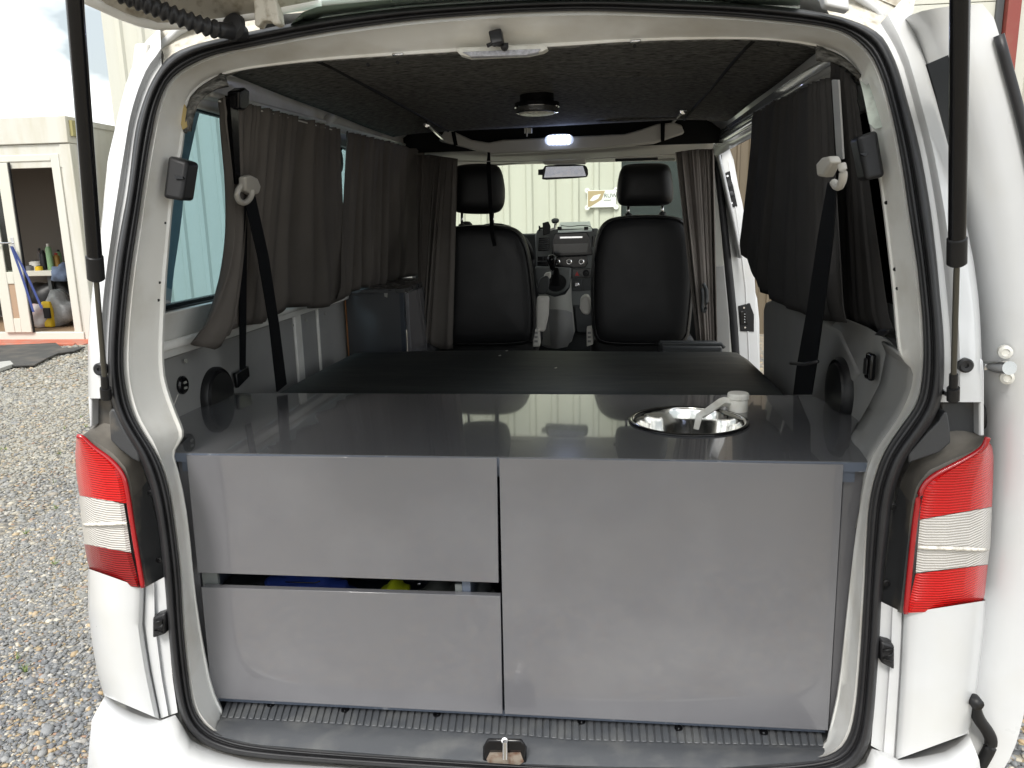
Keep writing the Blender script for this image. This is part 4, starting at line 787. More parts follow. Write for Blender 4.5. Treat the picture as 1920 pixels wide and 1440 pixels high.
for sgn in (-1, 1): obj('front_wing', MB().add([(sgn*.88, 3.9, .35), (sgn*.88, 4.58, .35), (sgn*.87, 4.58, .8), (sgn*.87, 4.5, 1.0), (sgn*.87, 4.0, 1.26), (sgn*.88, 3.9, 1.45)], [(0, 1, 2, 3, 4, 5)]), M['paint'], van, solid=.012)
for sgn in (-1, 1):
    for y in (.95, 3.95):
        t = obj('wheel', MB().lathe((sgn*.78, y, .32), (sgn, 0, 0), [(.0, -.05), (.2, -.05), (.31, -.1), (.32, -.08), (.32, .08), (.30, .1), (.21, .1), (.2, .05), (0, .06)], 28), M['tyre'], van, smooth=True)
        obj('rim', MB().lathe((sgn*.78, y, .32), (sgn, 0, 0), [(.205, .09), (.19, .06), (.06, .08), (0, .085)], 20), M['chrome'], t, smooth=True)
# windscreen, its surround and the cab lining
WSY = 3.35
ws = obj('windscreen', MB().prism([(-.74, 3.05, 2.03), (.74, 3.05, 2.03), (.80, 3.75, 1.40), (-.80, 3.75, 1.40)], (0, .004, .003)), M['wind'], van)
for sgn in (-1, 1):
    obj('windscreen_pillar', MB().tube([(sgn*.745, 3.05, 2.05), (sgn*.81, 3.75, 1.42)], .035, 10), M['creamtrim'], van, smooth=2)
    obj('cab_door', side(2.8, 3.7, .5, 1.45, sgn, 'cab_door_skin').data and MB().box((sgn*.82, 2.8, .6), (sgn*.84, 3.5, 1.44)), M['dash'], van)
    side(2.75, 3.3, 1.93, 2.05, sgn, 'door_top_frame')
hA_ = [P(x, y, Y=2.19) for x, y in [(780,283),(850,270),(920,285),(1021,281),(1120,276),(1227,266),(1290,250),(1340,262)]]
hB_ = [P(x, y, Y=2.95) for x, y in [(790,330),(862,318),(900,312),(960,307),(1100,303),(1180,301),(1262,300),(1330,300)]]
obj('cab_lining', ruled(hA_, hB_, 30, 3, lambda t: .0), M['creamtrim'], van, smooth=2, solid=.01)
for xa, xb, ya, yb in ((868, 1003, 296, 309), (1106, 1262, 282, 302)):
    pts = [P(x, y, Y=2.84) for x, y in ([(868,306),(900,298),(1000,292),(1004,304),(940,309),(868,318)] if xa < 900 else [(1103,300),(1104,290),(1112,281),(1240,280),(1262,286),(1266,301)])]
    t = obj('sun_visor', slab(pts, (0, .02, 0)), M['beigegrey'], van, bevel=.006, seg=3)
t = obj('roof_console', slab([P(x, y, Y=2.75) for x, y in [(1016,284),(1098,282),(1098,306),(1018,307)]], (0, .1, 0)), M['creamtrim'], van, bevel=.006)
obj('console_pocket', slab([P(x, y, Y=2.745) for x, y in [(1026,282),(1086,281),(1086,292),(1026,293)]], (0, .004, 0)), M['void'], t)
obj('visor_wallet', slab([P(x, y, Y=2.78) for x, y in [(1152,284),(1232,280),(1234,300),(1154,303)]], (0, .02, 0)), M['blackplastic'], van, bevel=.004)
t = obj('rear_view_mirror', slab([P(x, y, Y=2.898) for x, y in chaikin([(1016,336),(1018,312),(1030,309),(1094,308),(1102,314),(1103,330),(1096,333),(1024,337)], 1)], (0, .03, 0)), M['gloss_black'], van, bevel=.004)
obj('mirror_glass', MB().prism([P(1020,333,Y=2.897), P(1024,313,Y=2.8915), P(1093,311,Y=2.8915), P(1099,330,Y=2.897)], (0, .002, 0)), M['mirrorglass'], t)
obj('mirror_sensor', slab([P(x, y, Y=2.91) for x, y in [(1009,318),(1018,317),(1017,328),(1009,328)]], (0, .02, 0)), M['blackplastic'], t)
obj('mirror_stalk', MB().tube([P(1060, 312, Y=2.92), P(1060, 300, Y=2.99)], .012, 8), M['blackplastic'], t, smooth=2)
obj('mirror_cable', MB().tube([P(x, y, Y=2.88) for x, y in chaikin([(1017,283),(1019,296),(1022,305),(1030,309)], 2)], .003, 6), M['creamtrim'], van, smooth=2)

# ---- dashboard
DY = 3.0
def dp(pts, d=0.0): return [P(x, y, Y=DY+d) for x, y in pts]
zt_ = P(1060, 424, Y=3.35)[2]
db = obj('dashboard', MB().prism([(-.78, DY+.02, P(1000, 440, Y=DY)[2]), (.78, DY+.02, P(1100, 436, Y=DY)[2]), (.78, DY+.06, .95), (-.78, DY+.06, .95)], (0, .12, 0)).prism([(-.78, DY+.05, P(1000, 438, Y=DY)[2]), (.78, DY+.05, P(1100, 434, Y=DY)[2]), (.80, 3.72, 1.50), (-.80, 3.72, 1.50)], (0, 0, -.05)), M['dash'], van, bevel=.012, seg=3, label='dark grey dashboard with touch screen and vents')
obj('centre_fascia', slab(dp([(1003,442),(1008,430),(1122,428),(1122,520),(1120,575),(1070,575),(1068,520),(1040,515),(1006,512)], -.005), (0, .05, 0)), M['dashlight'], db, bevel=.01, seg=3)
obj('vent_surround', slab(dp([(1010,446),(1030,446),(1029,470),(1009,471)], -.012), (0, .01, 0)), M['gloss_black'], db, bevel=.002)
obj('vent_surround', slab(dp([(1111,442),(1122,441),(1122,462),(1111,463)], -.012), (0, .01, 0)), M['gloss_black'], db, bevel=.002)
for k in range(6): obj('vent_slat', slab(dp([(1011,449+k*3.7),(1029,448.5+k*3.7),(1029,450.2+k*3.7),(1011,450.7+k*3.7)], -.018), (0, .006, 0)), M['dash'], db)
sc_ = obj('screen_unit', slab(dp([(1040,438),(1100,435),(1107,448),(1111,478),(1034,481),(1036,452)], -.03), (0, .05, 0)), M['gloss_black'], db, bevel=.004)
obj('screen', MB().prism([P(x, y, Y=DY-.034+d) for x, y, d in [(1038,458,.0),(1103,456,.0),(1101,473,-.0),(1039,475,-.0)]], (0, .003, 0)), M['screen'], db)
obj('disc_slot', slab(dp([(1050,444),(1092,443),(1092,446),(1050,447)], -.034), (0, .004, 0)), M['chrome'], db)
hv = obj('heater_panel', slab(dp([(1038,482),(1101,479),(1102,494),(1098,501),(1044,504),(1038,498)], -.02), (0, .03, 0)), M['gloss_black'], db, bevel=.004)
for x in (1045, 1067, 1090):
    c0 = P(x, 490.5, Y=DY-.022); obj('heater_knob', MB().lathe(c0, (0, -1, 0), [(.016, 0), (.016, .012), (.0125, .014), (.0125, .01), (.009, .01), (.008, .018), (0, .018)], 20), M['chrome'], db, smooth=True)
    obj('knob_centre', MB().lathe(c0, (0, -1, 0), [(.0115, .0105), (.0095, .0185), (0, .019)], 16), M['gloss_black'], db, smooth=True)
for x0, x1, y0 in ((1008, 1018, 481), (1019, 1029, 480.5), (1007, 1028, 491)):
    obj('dash_button', slab(dp([(x0,y0),(x1,y0),(x1,y0+8),(x0,y0+8)], -.014), (0, .01, 0)), M['gloss_black'], db, bevel=.0015)
obj('hazard_panel', slab(dp([(1072,505),(1108,503),(1108,521),(1072,522)], -.016), (0, .01, 0)), M['gloss_black'], db, bevel=.002)
obj('hazard_switch', MB().prism(dp([(1078,517),(1086,517),(1082,509)], -.019), (0, .003, 0)), mat('hazard_red', (.5, .03, .03), .4), db)
obj('lamp_switch', MB().lathe(P(1099, 512, Y=DY-.018), (0, -1, 0), [(.019, 0), (.019, .004), (.015, .005), (.014, .002), (.008, .002), (.006, .012), (0, .012)], 20), M['blackplastic'], db, smooth=True)
obj('socket_panel', slab(dp([(1073,523),(1091,523),(1091,546),(1073,546)], -.014), (0, .02, 0)), M['dash'], db, bevel=.002)
obj('socket_panel', slab(dp([(1092,523),(1110,522),(1110,544),(1092,545)], -.014), (0, .02, 0)), M['dash'], db, bevel=.002)
obj('power_socket', MB().lathe(P(1081, 534, Y=DY-.016), (0, -1, 0), [(.015, 0), (.015, .005), (.012, .007), (.009, .002), (.005, .002), (.004, .006), (0, .006)], 18), M['chrome'], db, smooth=True)
obj('lower_dash', slab(dp([(1073,550),(1120,548),(1118,625),(1080,625)], .0), (0, .2, 0)), M['dash'], db, bevel=.01)
# gear console
gc = obj('gear_console', MB().grid([[P(x, y, Y=2.85+dy) for x, y, dy in r] for r in (
    [(1003,522,.08),(1008,538,.03),(1020,550,-.02),(1040,557,-.04),(1060,552,-.02),(1068,540,.03),(1071,520,.08)],
    [(1012,560,.06),(1016,580,.02),(1028,582,-.03),(1045,584,-.04),(1060,582,-.02),(1070,578,.02),(1072,560,.08)],
    [(1016,640,.06),(1018,646,.0),(1030,648,-.04),(1045,650,-.05),(1062,648,-.03),(1072,640,.02),(1078,620,.08)])]), M['beigegrey'], van, smooth=2, label='pale gear lever console between the front seats')
obj('console_lower', MB().grid([[P(x, y, Y=2.83+dy) for x, y, dy in r] for r in (
    [(1013,582,.06),(1024,580,.0),(1045,580,-.05),(1062,582,-.02),(1073,586,.06)], [(1016,648,.06),(1026,652,.0),(1045,654,-.06),(1064,650,-.02),(1076,628,.06)])]), M['trim'], gc, smooth=2)
obj('console_top', slab([P(x, y, Y=2.87) for x, y in chaikin([(1002,500),(1002,525),(1012,545),(1040,555),(1064,545),(1070,525),(1071,503)], 1)], (0, .06, .0)), M['dashlight'], gc, bevel=.01)
cg = P(1043, 531, Y=2.83)
obj('lever_ring', MB().lathe(cg, (0, -.8, .6), [(.055, 0), (.055, .008), (.047, .010), (.0, .004)], 28), M['blackplastic'], gc, smooth=True)
obj('lever_boot', MB().grid([[P(1043+1.0*(r*math.cos(a)*(1+.12*math.cos(7*a))), y+.55*r*math.sin(a), Y=2.82-.02*k) for a in np.linspace(0, 2*math.pi, 28, endpoint=False)] for k, (r, y) in enumerate(((13, 536), (9, 526), (6, 515), (4, 504)))], closed=True), M['leather'], gc, smooth=2)
obj('gear_knob', MB().lathe(P(1036, 505, Y=2.76), (-.05, 0, 1), [(.0, -.01), (.012, 0), (.017, .02), (.027, .048), (.026, .064), (.015, .077), (0, .08)], 20), M['gloss_black'], gc, smooth=True)
obj('steering_wheel', MB().tube([np.array([-.375, 2.84, 1.50])+.195*np.array([math.cos(a), -.35*math.sin(a), .93*math.sin(a)]) for a in np.linspace(0, 2*math.pi, 33)], .016, 10).box((-.42, 2.85, 1.46), (-.33, 2.92, 1.54)), M['leather'], van, smooth=2)
# things on the dashboard
ph = thing('phone_holder', tuple(P(1022, 440, Y=2.93)), 'black phone holder on a suction cup on the dashboard', 'phone holder')
obj('cradle', slab([P(x, y, Y=2.9) for x, y in [(1017,418),(1028,415),(1032,424),(1031,438),(1018,442)]], (0, .025, 0)), M['blackplastic'], ph, bevel=.004)
obj('clamp_knob', MB().lathe(P(1013, 428, Y=2.92), (-1, 0, 0), [(0, -.02), (.006, -.02), (.006, 0), (.014, 0), (.014, .008), (0, .008)], 14), M['blackplastic'], ph, smooth=True)
obj('suction_cup', MB().lathe(P(1041, 414, Y=2.98), (0, -.5, .85), [(0, -.03), (.006, -.028), (.008, -.012), (.02, -.006), (.022, .004), (0, .006)], 18), M['blackplastic'], ph, smooth=True)
obj('stem', MB().tube([P(1041, 418, Y=2.97), P(1040, 428, Y=2.95), P(1028, 432, Y=2.93)], .006, 8), M['whiteplastic'], ph, smooth=2)
tb = thing('dash_tray', tuple(P(1080, 430, Y=2.97)), 'silver tablet bracket lying on the dashboard top', 'bracket')
obj('tray', MB().prism([P(1046,434,Y=2.97), P(1110,431,Y=2.97), P(1106,415,Y=3.2), P(1050,417,Y=3.2)], (0, 0, -.008)), mat('silver_sheet', (.45, .5, .5), .3, metal=.3), tb)
for x in (1049, 1099): obj('bracket_clip', MB().box(P(x-4, 431, Y=2.95), P(x+4, 425, Y=2.95)+np.array([0, .03, 0])), M['blackplastic'], tb, bevel=.002)
obj('cable', MB().tube([P(x, y, Y=2.96) for x, y in chaikin([(1052,423),(1070,425),(1090,422),(1108,424),(1113,434)], 2)], .0022, 6), M['blackplastic'], tb, smooth=2)

# ---- gas struts
def strut(ax, ay, bx_, by_, top, cyl, w_px, label):
    a = RR(ax, ay, -.03); b = P(*cyl, Y=-.10); c_ = P(*top, Y=-.24)
    t = obj('gas_strut', MB().tube([b, c_, c_+(c_-b)*.12], .0128, 20), M['gloss_black'], van, smooth=True, label=label)
    u = (b-c_)/np.linalg.norm(b-c_)
    obj('strut_collar', MB().tube([b-u*.042, b-u*.040, b+u*.003, b+u*.006], [.0128, .0148, .0150, .0115], 20), M['blackplastic'], t, smooth=True)
    obj('strut_rod', MB().tube([a, b+u*.004], .0048, 12), mat('rod_steel', (.10, .095, .08), .35, metal=.6), t, smooth=True)
    e = (b-a)/np.linalg.norm(b-a)
    obj('ball_socket', MB().tube([a-e*.006, a+e*.018], .0105, 12).tube([a+e*.018, a+e*.045], .0072, 10), M['blackplastic'], t, smooth=True)
    obj('ball_stud', MB().tube([a+np.array([0, -.004, 0]), a+np.array([0, .05, 0])], .005, 8), M['chrome'], t, smooth=2)
strut(199, 742, 0, 0, (140, 0), (180, 519), 32, 'left gas strut holding the tailgate up')
strut(1787, 744, 0, 0, (1800, 0), (1794, 490), 34, 'right gas strut holding the tailgate up')

# ---- tailgate (raised)
tA = [(350,44),(300,46),(262,38),(215,20),(170,0),(120,-40)]
H0 = np.array([0, .12, 0])
def TG(x, y, Y): return P(x, y, Y=Y)
edge_px = [(600,2,.12),(480,26,.12),(420,36,.11),(345,45,.09),(292,46,.06),(262,40,.03),(225,26,.0),(190,10,-.03),(155,-6,-.08)]
E3 = [TG(x, y, Y) for x, y, Y in edge_px]
far = [np.array([p[0]+.0, p[1]-.15-.25*i/8, p[2]+.10+.16*i/8]) for i, p in enumerate(E3)]
far = [np.array([-.38, -.30, 2.42]), np.array([-.46, -.30, 2.42]), np.array([-.52, -.32, 2.42]), np.array([-.58, -.34, 2.42]), np.array([-.64, -.36, 2.42]), np.array([-.67, -.38, 2.42]), np.array([-.70, -.42, 2.42]), np.array([-.73, -.48, 2.43]), np.array([-.76, -.55, 2.43])]
tg = obj('tailgate', ruled(E3, far, 40, 3, lambda t: 0), M['paintdirty'], van, smooth=2, solid=.012, label='raised tailgate with dirty cream underside')
obj('tailgate_edge', MB().tube(E3, .010, 10), M['frame'], tg, smooth=2)
obj('tailgate_lip', MB().tube([p+np.array([.01, -.02, .018]) for p in E3], .005, 8), M['paintdirty'], tg, smooth=2)
gA = [TG(x, y, .10) for x, y in [(545,46),(560,28),(580,14),(700,2),(900,-10),(1200,-16),(1500,-6)]]
gB = [RR(x, y, .04) for x, y in [(545,46),(620,32),(751,13),(900,3),(1000,-3),(1240,-3),(1500,16)]]
obj('tailgate_glass', ruled(gA, gB, 30, 2), mat('pale_green_glass', (.50, .66, .56), .12, coat=.6), tg, smooth=2)
obj('tailgate_body', MB().prism([(-.76, -.5, 2.43), (.76, -.5, 2.43), (.80, -1.25, 2.50), (-.80, -1.25, 2.50)], (0, 0, .06)), M['paint'], tg, bevel=.02)
obj('tailgate_window', MB().prism([(-.62, -.12, 2.22), (.72, -.12, 2.22), (.76, -.5, 2.43), (-.70, -.5, 2.43)], (0, 0, .006)), M['darkglass'], tg)
for x in (505, 1560):
    y = 30 if x < 900 else 10
    obj('tailgate_hinge', slab([TG(xx, yy, .09) for xx, yy in ([(474,-6),(516,-8),(524,44),(512,47),(508,38),(490,38),(484,50),(477,48)] if x < 900 else [(1540,-20),(1590,-20),(1594,20),(1548,10)])], (0, .03, 0)), M['paintdirty'] if x < 900 else M['paint'], tg, bevel=.004)
hp = resample(chaikin([P(225,-12,Y=-.02), P(300,18,Y=.0), P(360,42,Y=.02), P(402,55,Y=.05), P(428,58,Y=.08), P(455,62,Y=.12)], 2), 90)
obj('cable_conduit', MB().tube(hp, [(.0145+.003*math.sin(i*1.15)) if i < 66 else .0145 for i in range(90)], 14), M['rubber'], van, smooth=2)
obj('conduit_grommet', MB().lathe(P(440, 52, Y=.10), (-.3, -1, .3), [(.026, 0), (.024, .01), (.014, .014), (0, .014)], 20), M['rubber'], van, smooth=True)

# ---- sliding door, slid back along the right side
DYR = .07
de = [(1846,8),(1866,28),(1880,100),(1900,190),(1918,290),(1936,430),(1948,600),(1950,800),(1940,980),(1926,1120),(1912,1200),(1897,1285),(1890,1330),(1872,1400),(1850,1440)]
d3 = [p-np.array([.050-.035*min(1, i_/20), 0, 0]) for i_, p in enumerate( resample(chaikin([P(x, y, Y=DYR) for x, y in de], 2), 50))]
fwd_ = [p+np.array([-.015, 1.15, 0]) for p in d3]
def dlerp(t): return [a*(1-t)+b*t for a, b in zip(d3, fwd_)]
mb = MB().grid([[p+np.array([.055, .03, 0]) for p in d3], [p+np.array([.045, -.004, 0]) for p in d3], [p+np.array([.0, 0, 0]) for p in d3], [p+np.array([-.022, .010, 0]) for p in d3], [p+np.array([-.040, .026, 0]) for p in d3], [p+np.array([-.050, .055, 0]) for p in d3], [p+np.array([-.03, 0, 0]) for p in dlerp(.3)], [p+np.array([-.02, 0, 0]) for p in dlerp(1)]])
sdoor = obj('sliding_door', mb, M['paint'], van, smooth=True, label='open sliding door seen edge on behind the right tail lamp')
obj('door_skin', MB().grid([[p+np.array([.055, .03, 0]) for p in d3], [p+np.array([.055, 1.15, 0]) for p in d3]]), M['paint'], sdoor, smooth=2, solid=.004)
obj('door_edge_seal', MB().tube([p+np.array([.040, -.012, 0]) for p in d3[2:22]], .0085, 10), M['rubber'], sdoor, smooth=2)
obj('door_bead', MB().tube([p+np.array([.012, .012, 0]) for p in d3], .006, 8), M['frame'], sdoor, smooth=2)
k0, k1 = 6, 17
obj('door_window', MB().grid([[p+np.array([-.062, 0, 0]) for p in dlerp(t)[k0:k1]] for t in (.2, .97)]), M['darkglass'], sdoor, solid=.004)
obj('window_backing', MB().grid([[p+np.array([-.056, 0, 0]) for p in dlerp(t)[k0:k1]] for t in (.2, .97)]), M['darkgreen'], sdoor)
obj('door_top_rail', MB().tube([dlerp(t)[2]+np.array([-.034, 0, .0]) for t in (0.02, .5, 1)], .003, 8).tube([dlerp(t)[4]+np.array([-.034, 0, .0]) for t in (0.05, .5, 1)], .003, 8), M['paint'], sdoor, smooth=2)
obj('window_edge', slab([P(x, y, Y=.045) for x, y in [(1738,120),(1778,103),(1788,150),(1803,235),(1815,300),(1812,330),(1800,330),(1795,310),(1780,270),(1756,180)]], (0, .006, 0)), M['gloss_black'], sdoor)
obj('rail_pad', slab([P(x, y, X=.86) for x, y in [(1738,96),(1765,82),(1778,92),(1782,106),(1745,124)]], (-.012, 0, 0)), M['dashlight'], sdoor, bevel=.004)
def PD(x, y, d=0.): return P(x, y, X=.925-d)
obj('latch_tube', MB().tube([PD(1843, 684), PD(1870, 688, .0), PD(1893, 690, .0)], [.006, .012, .0125], 14).box(PD(1846, 678), PD(1856, 694)+np.array([-.01, 0, 0])), M['chrome'], sdoor, smooth=True)
for x, y in ((1885, 660), (1888, 708)):
    obj('door_bolt', MB().lathe(P(x, y, Y=.072), (-.3, -1, 0), [(.012, -.01), (.012, .004), (.007, .007), (.006, .004), (0, .004)], 18), M['whiteplastic'], sdoor, smooth=True)
obj('door_stop', slab([P(x, y, X=.955) for x, y in chaikin([(1840,752),(1860,756),(1864,770),(1862,800),(1854,806),(1838,800)], 1)], (-.02, 0, 0)), M['rubber'], sdoor, bevel=.005, seg=3)
obj('guide_arm', MB().tube([P(x, y, Y=.05) for x, y in chaikin([(1826,1318),(1832,1345),(1853,1372),(1860,1392),(1850,1415),(1832,1445)], 2)], .012, 10).lathe(P(1829, 1316, Y=.015), (0, -1, 0), [(.012, -.01), (.012, .01), (0, .012)], 12), M['blackplastic'], sdoor, smooth=2)
obj('rail_finisher', slab([RR(x, y, .03) for x, y in [(1833,690),(1838,672),(1844,675),(1846,700),(1846,818),(1836,818),(1836,740)]], (0, .05, 0)), M['paint'], van, bevel=.003)

# ================================================================== kitchen cabinet
ZW = 1.236
kc = thing('kitchen_cabinet', (0, .4, .61), 'glossy grey kitchen cabinet filling the rear of the van', 'cabinet')
wpx = [(335,843),(352,819),(322,790),(336,777),(430,741)]; wr = [(1520,741),(1611,783),(1594,818),(1626,864)]
wl_ = [P(x, y, Z=ZW) for x, y in wpx]; wr_ = [P(x, y, Z=ZW) for x, y in wr]
wl_[0][1] = .105; wr_[-1][1] = .105; wl_[-1][1] = .69; wr_[0][1] = .69
top = [p for p in wl_]+[p for p in wr_]

sl_, sr_ = P(1181, 791, Z=ZW), P(1402, 791, Z=ZW); sf_, sn_ = P(1290, 765, Z=ZW), P(1290, 819, Z=ZW)
scx, scy = (sl_[0]+sr_[0])/2, (sf_[1]+sn_[1])/2; srx, sry = (sr_[0]-sl_[0])/2, (sf_[1]-sn_[1])/2
top = wl_+wr_
T2 = [np.array([p[0], p[1]]) for p in top]; C2 = np.array([scx, scy])
angs = sorted(list(np.linspace(-math.pi, math.pi, 96, endpoint=False))+[math.atan2(*(p-C2)[::-1]) for p in T2])
outer, inner = [], []
for q in angs:
    d = np.array([math.cos(q), math.sin(q)]); best = None
    for i in range(len(T2)):
        p, r_ = T2[i]-C2, T2[(i+1) % len(T2)]-T2[i]; den = d[0]*r_[1]-d[1]*r_[0]
        if abs(den) < 1e-9: continue
        t = (p[0]*r_[1]-p[1]*r_[0])/den; u = (p[0]*d[1]-p[1]*d[0])/den
        if -1e-6 <= u <= 1+1e-6 and t > 0 and (best is None or t > best): best = t
    outer.append(C2+d*best); inner.append(C2+np.array([d[0]*(srx-.006), d[1]*(sry-.006)]))
mb = MB().grid([[(p[0], p[1], ZW-.02) for p in inner], [(p[0], p[1], ZW) for p in inner], [(p[0], p[1], ZW) for p in outer], [(p[0], p[1], ZW-.02) for p in outer], [(p[0], p[1], ZW-.02) for p in inner]], closed=True)
wt = obj('worktop', mb, M['laqtop'], kc)
obj('edging', MB().box((wl_[0][0]+.001, .1035, ZW-.0205), (wr_[-1][0]-.001, .1046, ZW-.0015)), M['edge'], wt)
obj('front_rail', MB().box((-.715, .112, ZW-.045), (.70, .128, ZW-.0205)), M['edge'], kc)
def ell(r, z): return [(scx+r*srx*math.cos(a), scy+r*sry*math.sin(a), ZW+z) for a in np.linspace(0, 2*math.pi, 64, endpoint=False)]
sk = obj('sink', MB().grid([ell(r, z) for r, z in ((.99, .0), (1.0, .002), (.985, .005), (.95, .0055), (.93, .003), (.91, -.004), (.88, -.03), (.83, -.07), (.74, -.10), (.6, -.115), (.35, -.12), (.14, -.121), (.13, -.126), (.01, -.127))], closed=True), M['steel'], kc, smooth=2)
obj('sink_rim', MB().tube(ell(1.0, .002)+ell(1.0, .002)[:1], .0032, 8), M['gloss_black'], sk, smooth=2)
tk = P(1383, 770, Z=ZW)
tapo = obj('tap', MB().lathe((tk[0], tk[1], ZW), (0, 0, 1), [(.024, 0), (.024, .028), (.0225, .030)], 28), M['whiteplastic'], kc, smooth=True, label='white plastic folding tap beside the sink')
kn = []
for r, h in ((.0235, .030), (.0255, .032), (.0255, .043), (.0235, .046), (.012, .048), (.001, .048)):
    kn.append([(tk[0]+(r+(.0008 if k % 2 and r > .02 else 0))*math.cos(a), tk[1]+(r+(.0008 if k % 2 and r > .02 else 0))*math.sin(a), ZW+h) for k, a in enumerate(np.linspace(0, 2*math.pi, 56, endpoint=False))])
obj('tap_knob', MB().grid(kn, closed=True), M['whiteplastic'], tapo)
Yt = tk[1]-.004
sp_ = [P(1370, 755, Y=Yt), P(1356, 753, Y=Yt-.008), P(1350, 755, Y=Yt-.012), P(1318, 777, Y=Yt-.06)]
obj('tap_spout', MB().tube(sp_, [.012, .0125, .0125, .0115], 4).tube([P(1320, 775, Y=Yt-.058), P(1311, 780, Y=Yt-.066), P(1305, 805, Y=Yt-.072)], [.0115, .0112, .0095], 4), M['whiteplastic'], tapo, bevel=.0012)
# fronts
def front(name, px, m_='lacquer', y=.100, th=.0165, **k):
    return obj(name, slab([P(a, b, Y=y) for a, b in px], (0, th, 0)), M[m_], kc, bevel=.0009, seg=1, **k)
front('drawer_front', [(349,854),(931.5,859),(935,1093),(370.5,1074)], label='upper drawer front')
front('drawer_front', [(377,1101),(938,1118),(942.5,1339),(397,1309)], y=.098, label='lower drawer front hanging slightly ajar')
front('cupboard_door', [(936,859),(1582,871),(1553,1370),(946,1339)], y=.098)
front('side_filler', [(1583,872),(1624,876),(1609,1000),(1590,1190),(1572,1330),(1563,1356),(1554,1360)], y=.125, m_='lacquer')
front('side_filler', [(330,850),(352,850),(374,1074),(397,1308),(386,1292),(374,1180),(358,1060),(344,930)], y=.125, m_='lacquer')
zs_ = P(600, 1100, Y=.11)[2]
obj('divider', MB().box((-.102, .118, .63), (-.084, .66, ZW-.046)), M['edge'], kc)
for x in (-.715, .68): obj('side_board', MB().box((x-.005, .145, .63), (x+.011, .66, ZW-.046)), M['edge'], kc)
obj('back_board', MB().box((-.72, .66, .63), (.69, .672, ZW-.021)), M['edge'], kc)
obj('base_board', MB().box((-.71, .118, .622), (.68, .66, .636)), M['edge'], kc)
obj('drawer_box', MB().box((-.69, .12, zs_-.05), (-.12, .125, zs_-.012)).box((-.69, .12, zs_-.24), (-.12, .6, zs_-.23)), M['edge'], kc)
obj('runner', MB().box((-.702, .119, zs_-.02), (-.665, .128, zs_+.02)), M['dashlight'], kc)
obj('runner', MB().box((-.118, .119, zs_-.03), (-.103, .128, zs_+.012)), M['dashlight'], kc)
# contents seen through the gap between the drawers
def lump(x, y, s, m_, name, label, cat, seed, Yq=.22):
    rng = np.random.RandomState(seed); p = P(x, y, Y=Yq); bm = bmesh.new(); bmesh.ops.create_icosphere(bm, subdivisions=4, radius=1); mb = MB(); vs = []
    for v in bm.verts:
        c_ = v.co; k = 1+.12*math.sin(6*c_.x+seed)+.1*math.sin(9*c_.z+seed*2)*math.cos(7*c_.x)
        vs.append((p[0]+c_.x*k*s[0], Yq+c_.y*k*s[1], p[2]+c_.z*k*s[2]))
    mb.add(vs, [tuple(v.index for v in f.verts) for f in bm.faces]); bm.free()
    return tag(obj(name, mb, m_, None, smooth=2), label, cat)
zlow = 1118
lump(580, 1112, (.11, .07, .055), mat('blue_nylon', (.02, .05, .28), .55), 'wash_bag', 'blue zipped bag seen through the drawer gap', 'bag', 1)
tag(obj('zip_cord', MB().tube([P(x, y, Y=.145) for x, y in [(535,1091),(560,1092),(590,1093),(600,1090)]], .0016, 6), M['gloss_black'], smooth=2), 'black zip cord on the blue bag in the drawer', 'cord')
lump(741, 1116, (.032, .05, .035), mat('hivis_yellow', (.55, .62, .02), .5), 'work_glove', 'neon yellow cloth seen through the drawer gap', 'cloth', 2)
lump(830, 1122, (.07, .06, .04), mat('grey_cloth', (.10, .105, .095), .8), 'rag', 'grey green rag at the right of the drawer gap', 'rag', 3)
lump(470, 1112, (.09, .07, .04), mat('dark_fabric', (.015, .018, .022), .7), 'folded_cloth', 'dark folded fabric at the left of the drawer gap', 'cloth', 4)
lump(900, 1116, (.04, .04, .03), mat('cable_grey', (.16, .17, .17), .5), 'cable_bundle', 'grey cable bundle at the right end of the drawer gap', 'cable', 6)
tag(obj('buckle', MB().box(P(783, 1098, Y=.16), P(789, 1093, Y=.163)), M['chrome'], bevel=.001), 'small shiny buckle in the drawer gap', 'buckle')

# ---- mattress
def ridge(x0, x1, y0, y1, z0, z1, rad):
    mb = MB(); rows = []
    for Y in np.linspace(0, 1, 26):
        r = []
        for X in np.linspace(0, 1, 40):
            ex = min(X, 1-X)*(x1-x0); ey = min(Y, 1-Y)*(y1-y0)
            hx = math.sqrt(max(0, 1-max(0, 1-ex/rad)**2)); hy = math.sqrt(max(0, 1-max(0, 1-ey/rad)**2))
            fl = .05*Y; r.append((x0+X*(x1-x0)+(fl if X > .5 else -fl)*0, y0+Y*(y1-y0), z0+(z1-z0)*min(hx, 1)*min(hy, 1)+.004*math.sin(7*X+2)*math.sin(5*Y)))
        rows.append(r)
    return mb.grid(rows)
mz = thing('mattress', (0, 1.1, .9), 'black vinyl covered mattress behind the kitchen cabinet', 'mattress')
obj('cover', ridge(-.868, .79, .70, 1.66, 1.06, 1.212, .11), M['vinyl'], mz, smooth=2)
obj('base', MB().box((-.85, .71, .64), (.78, 1.62, 1.075)), M['dash'], mz)
for k in range(3): 
    a = P([935, 948, 1040][k], [667, 658, 690][k], Z=1.2165)
    obj('lint', MB().tube([a, a+np.array([.008, .003, .001])], .0012, 4), M['creamtrim'], mz)

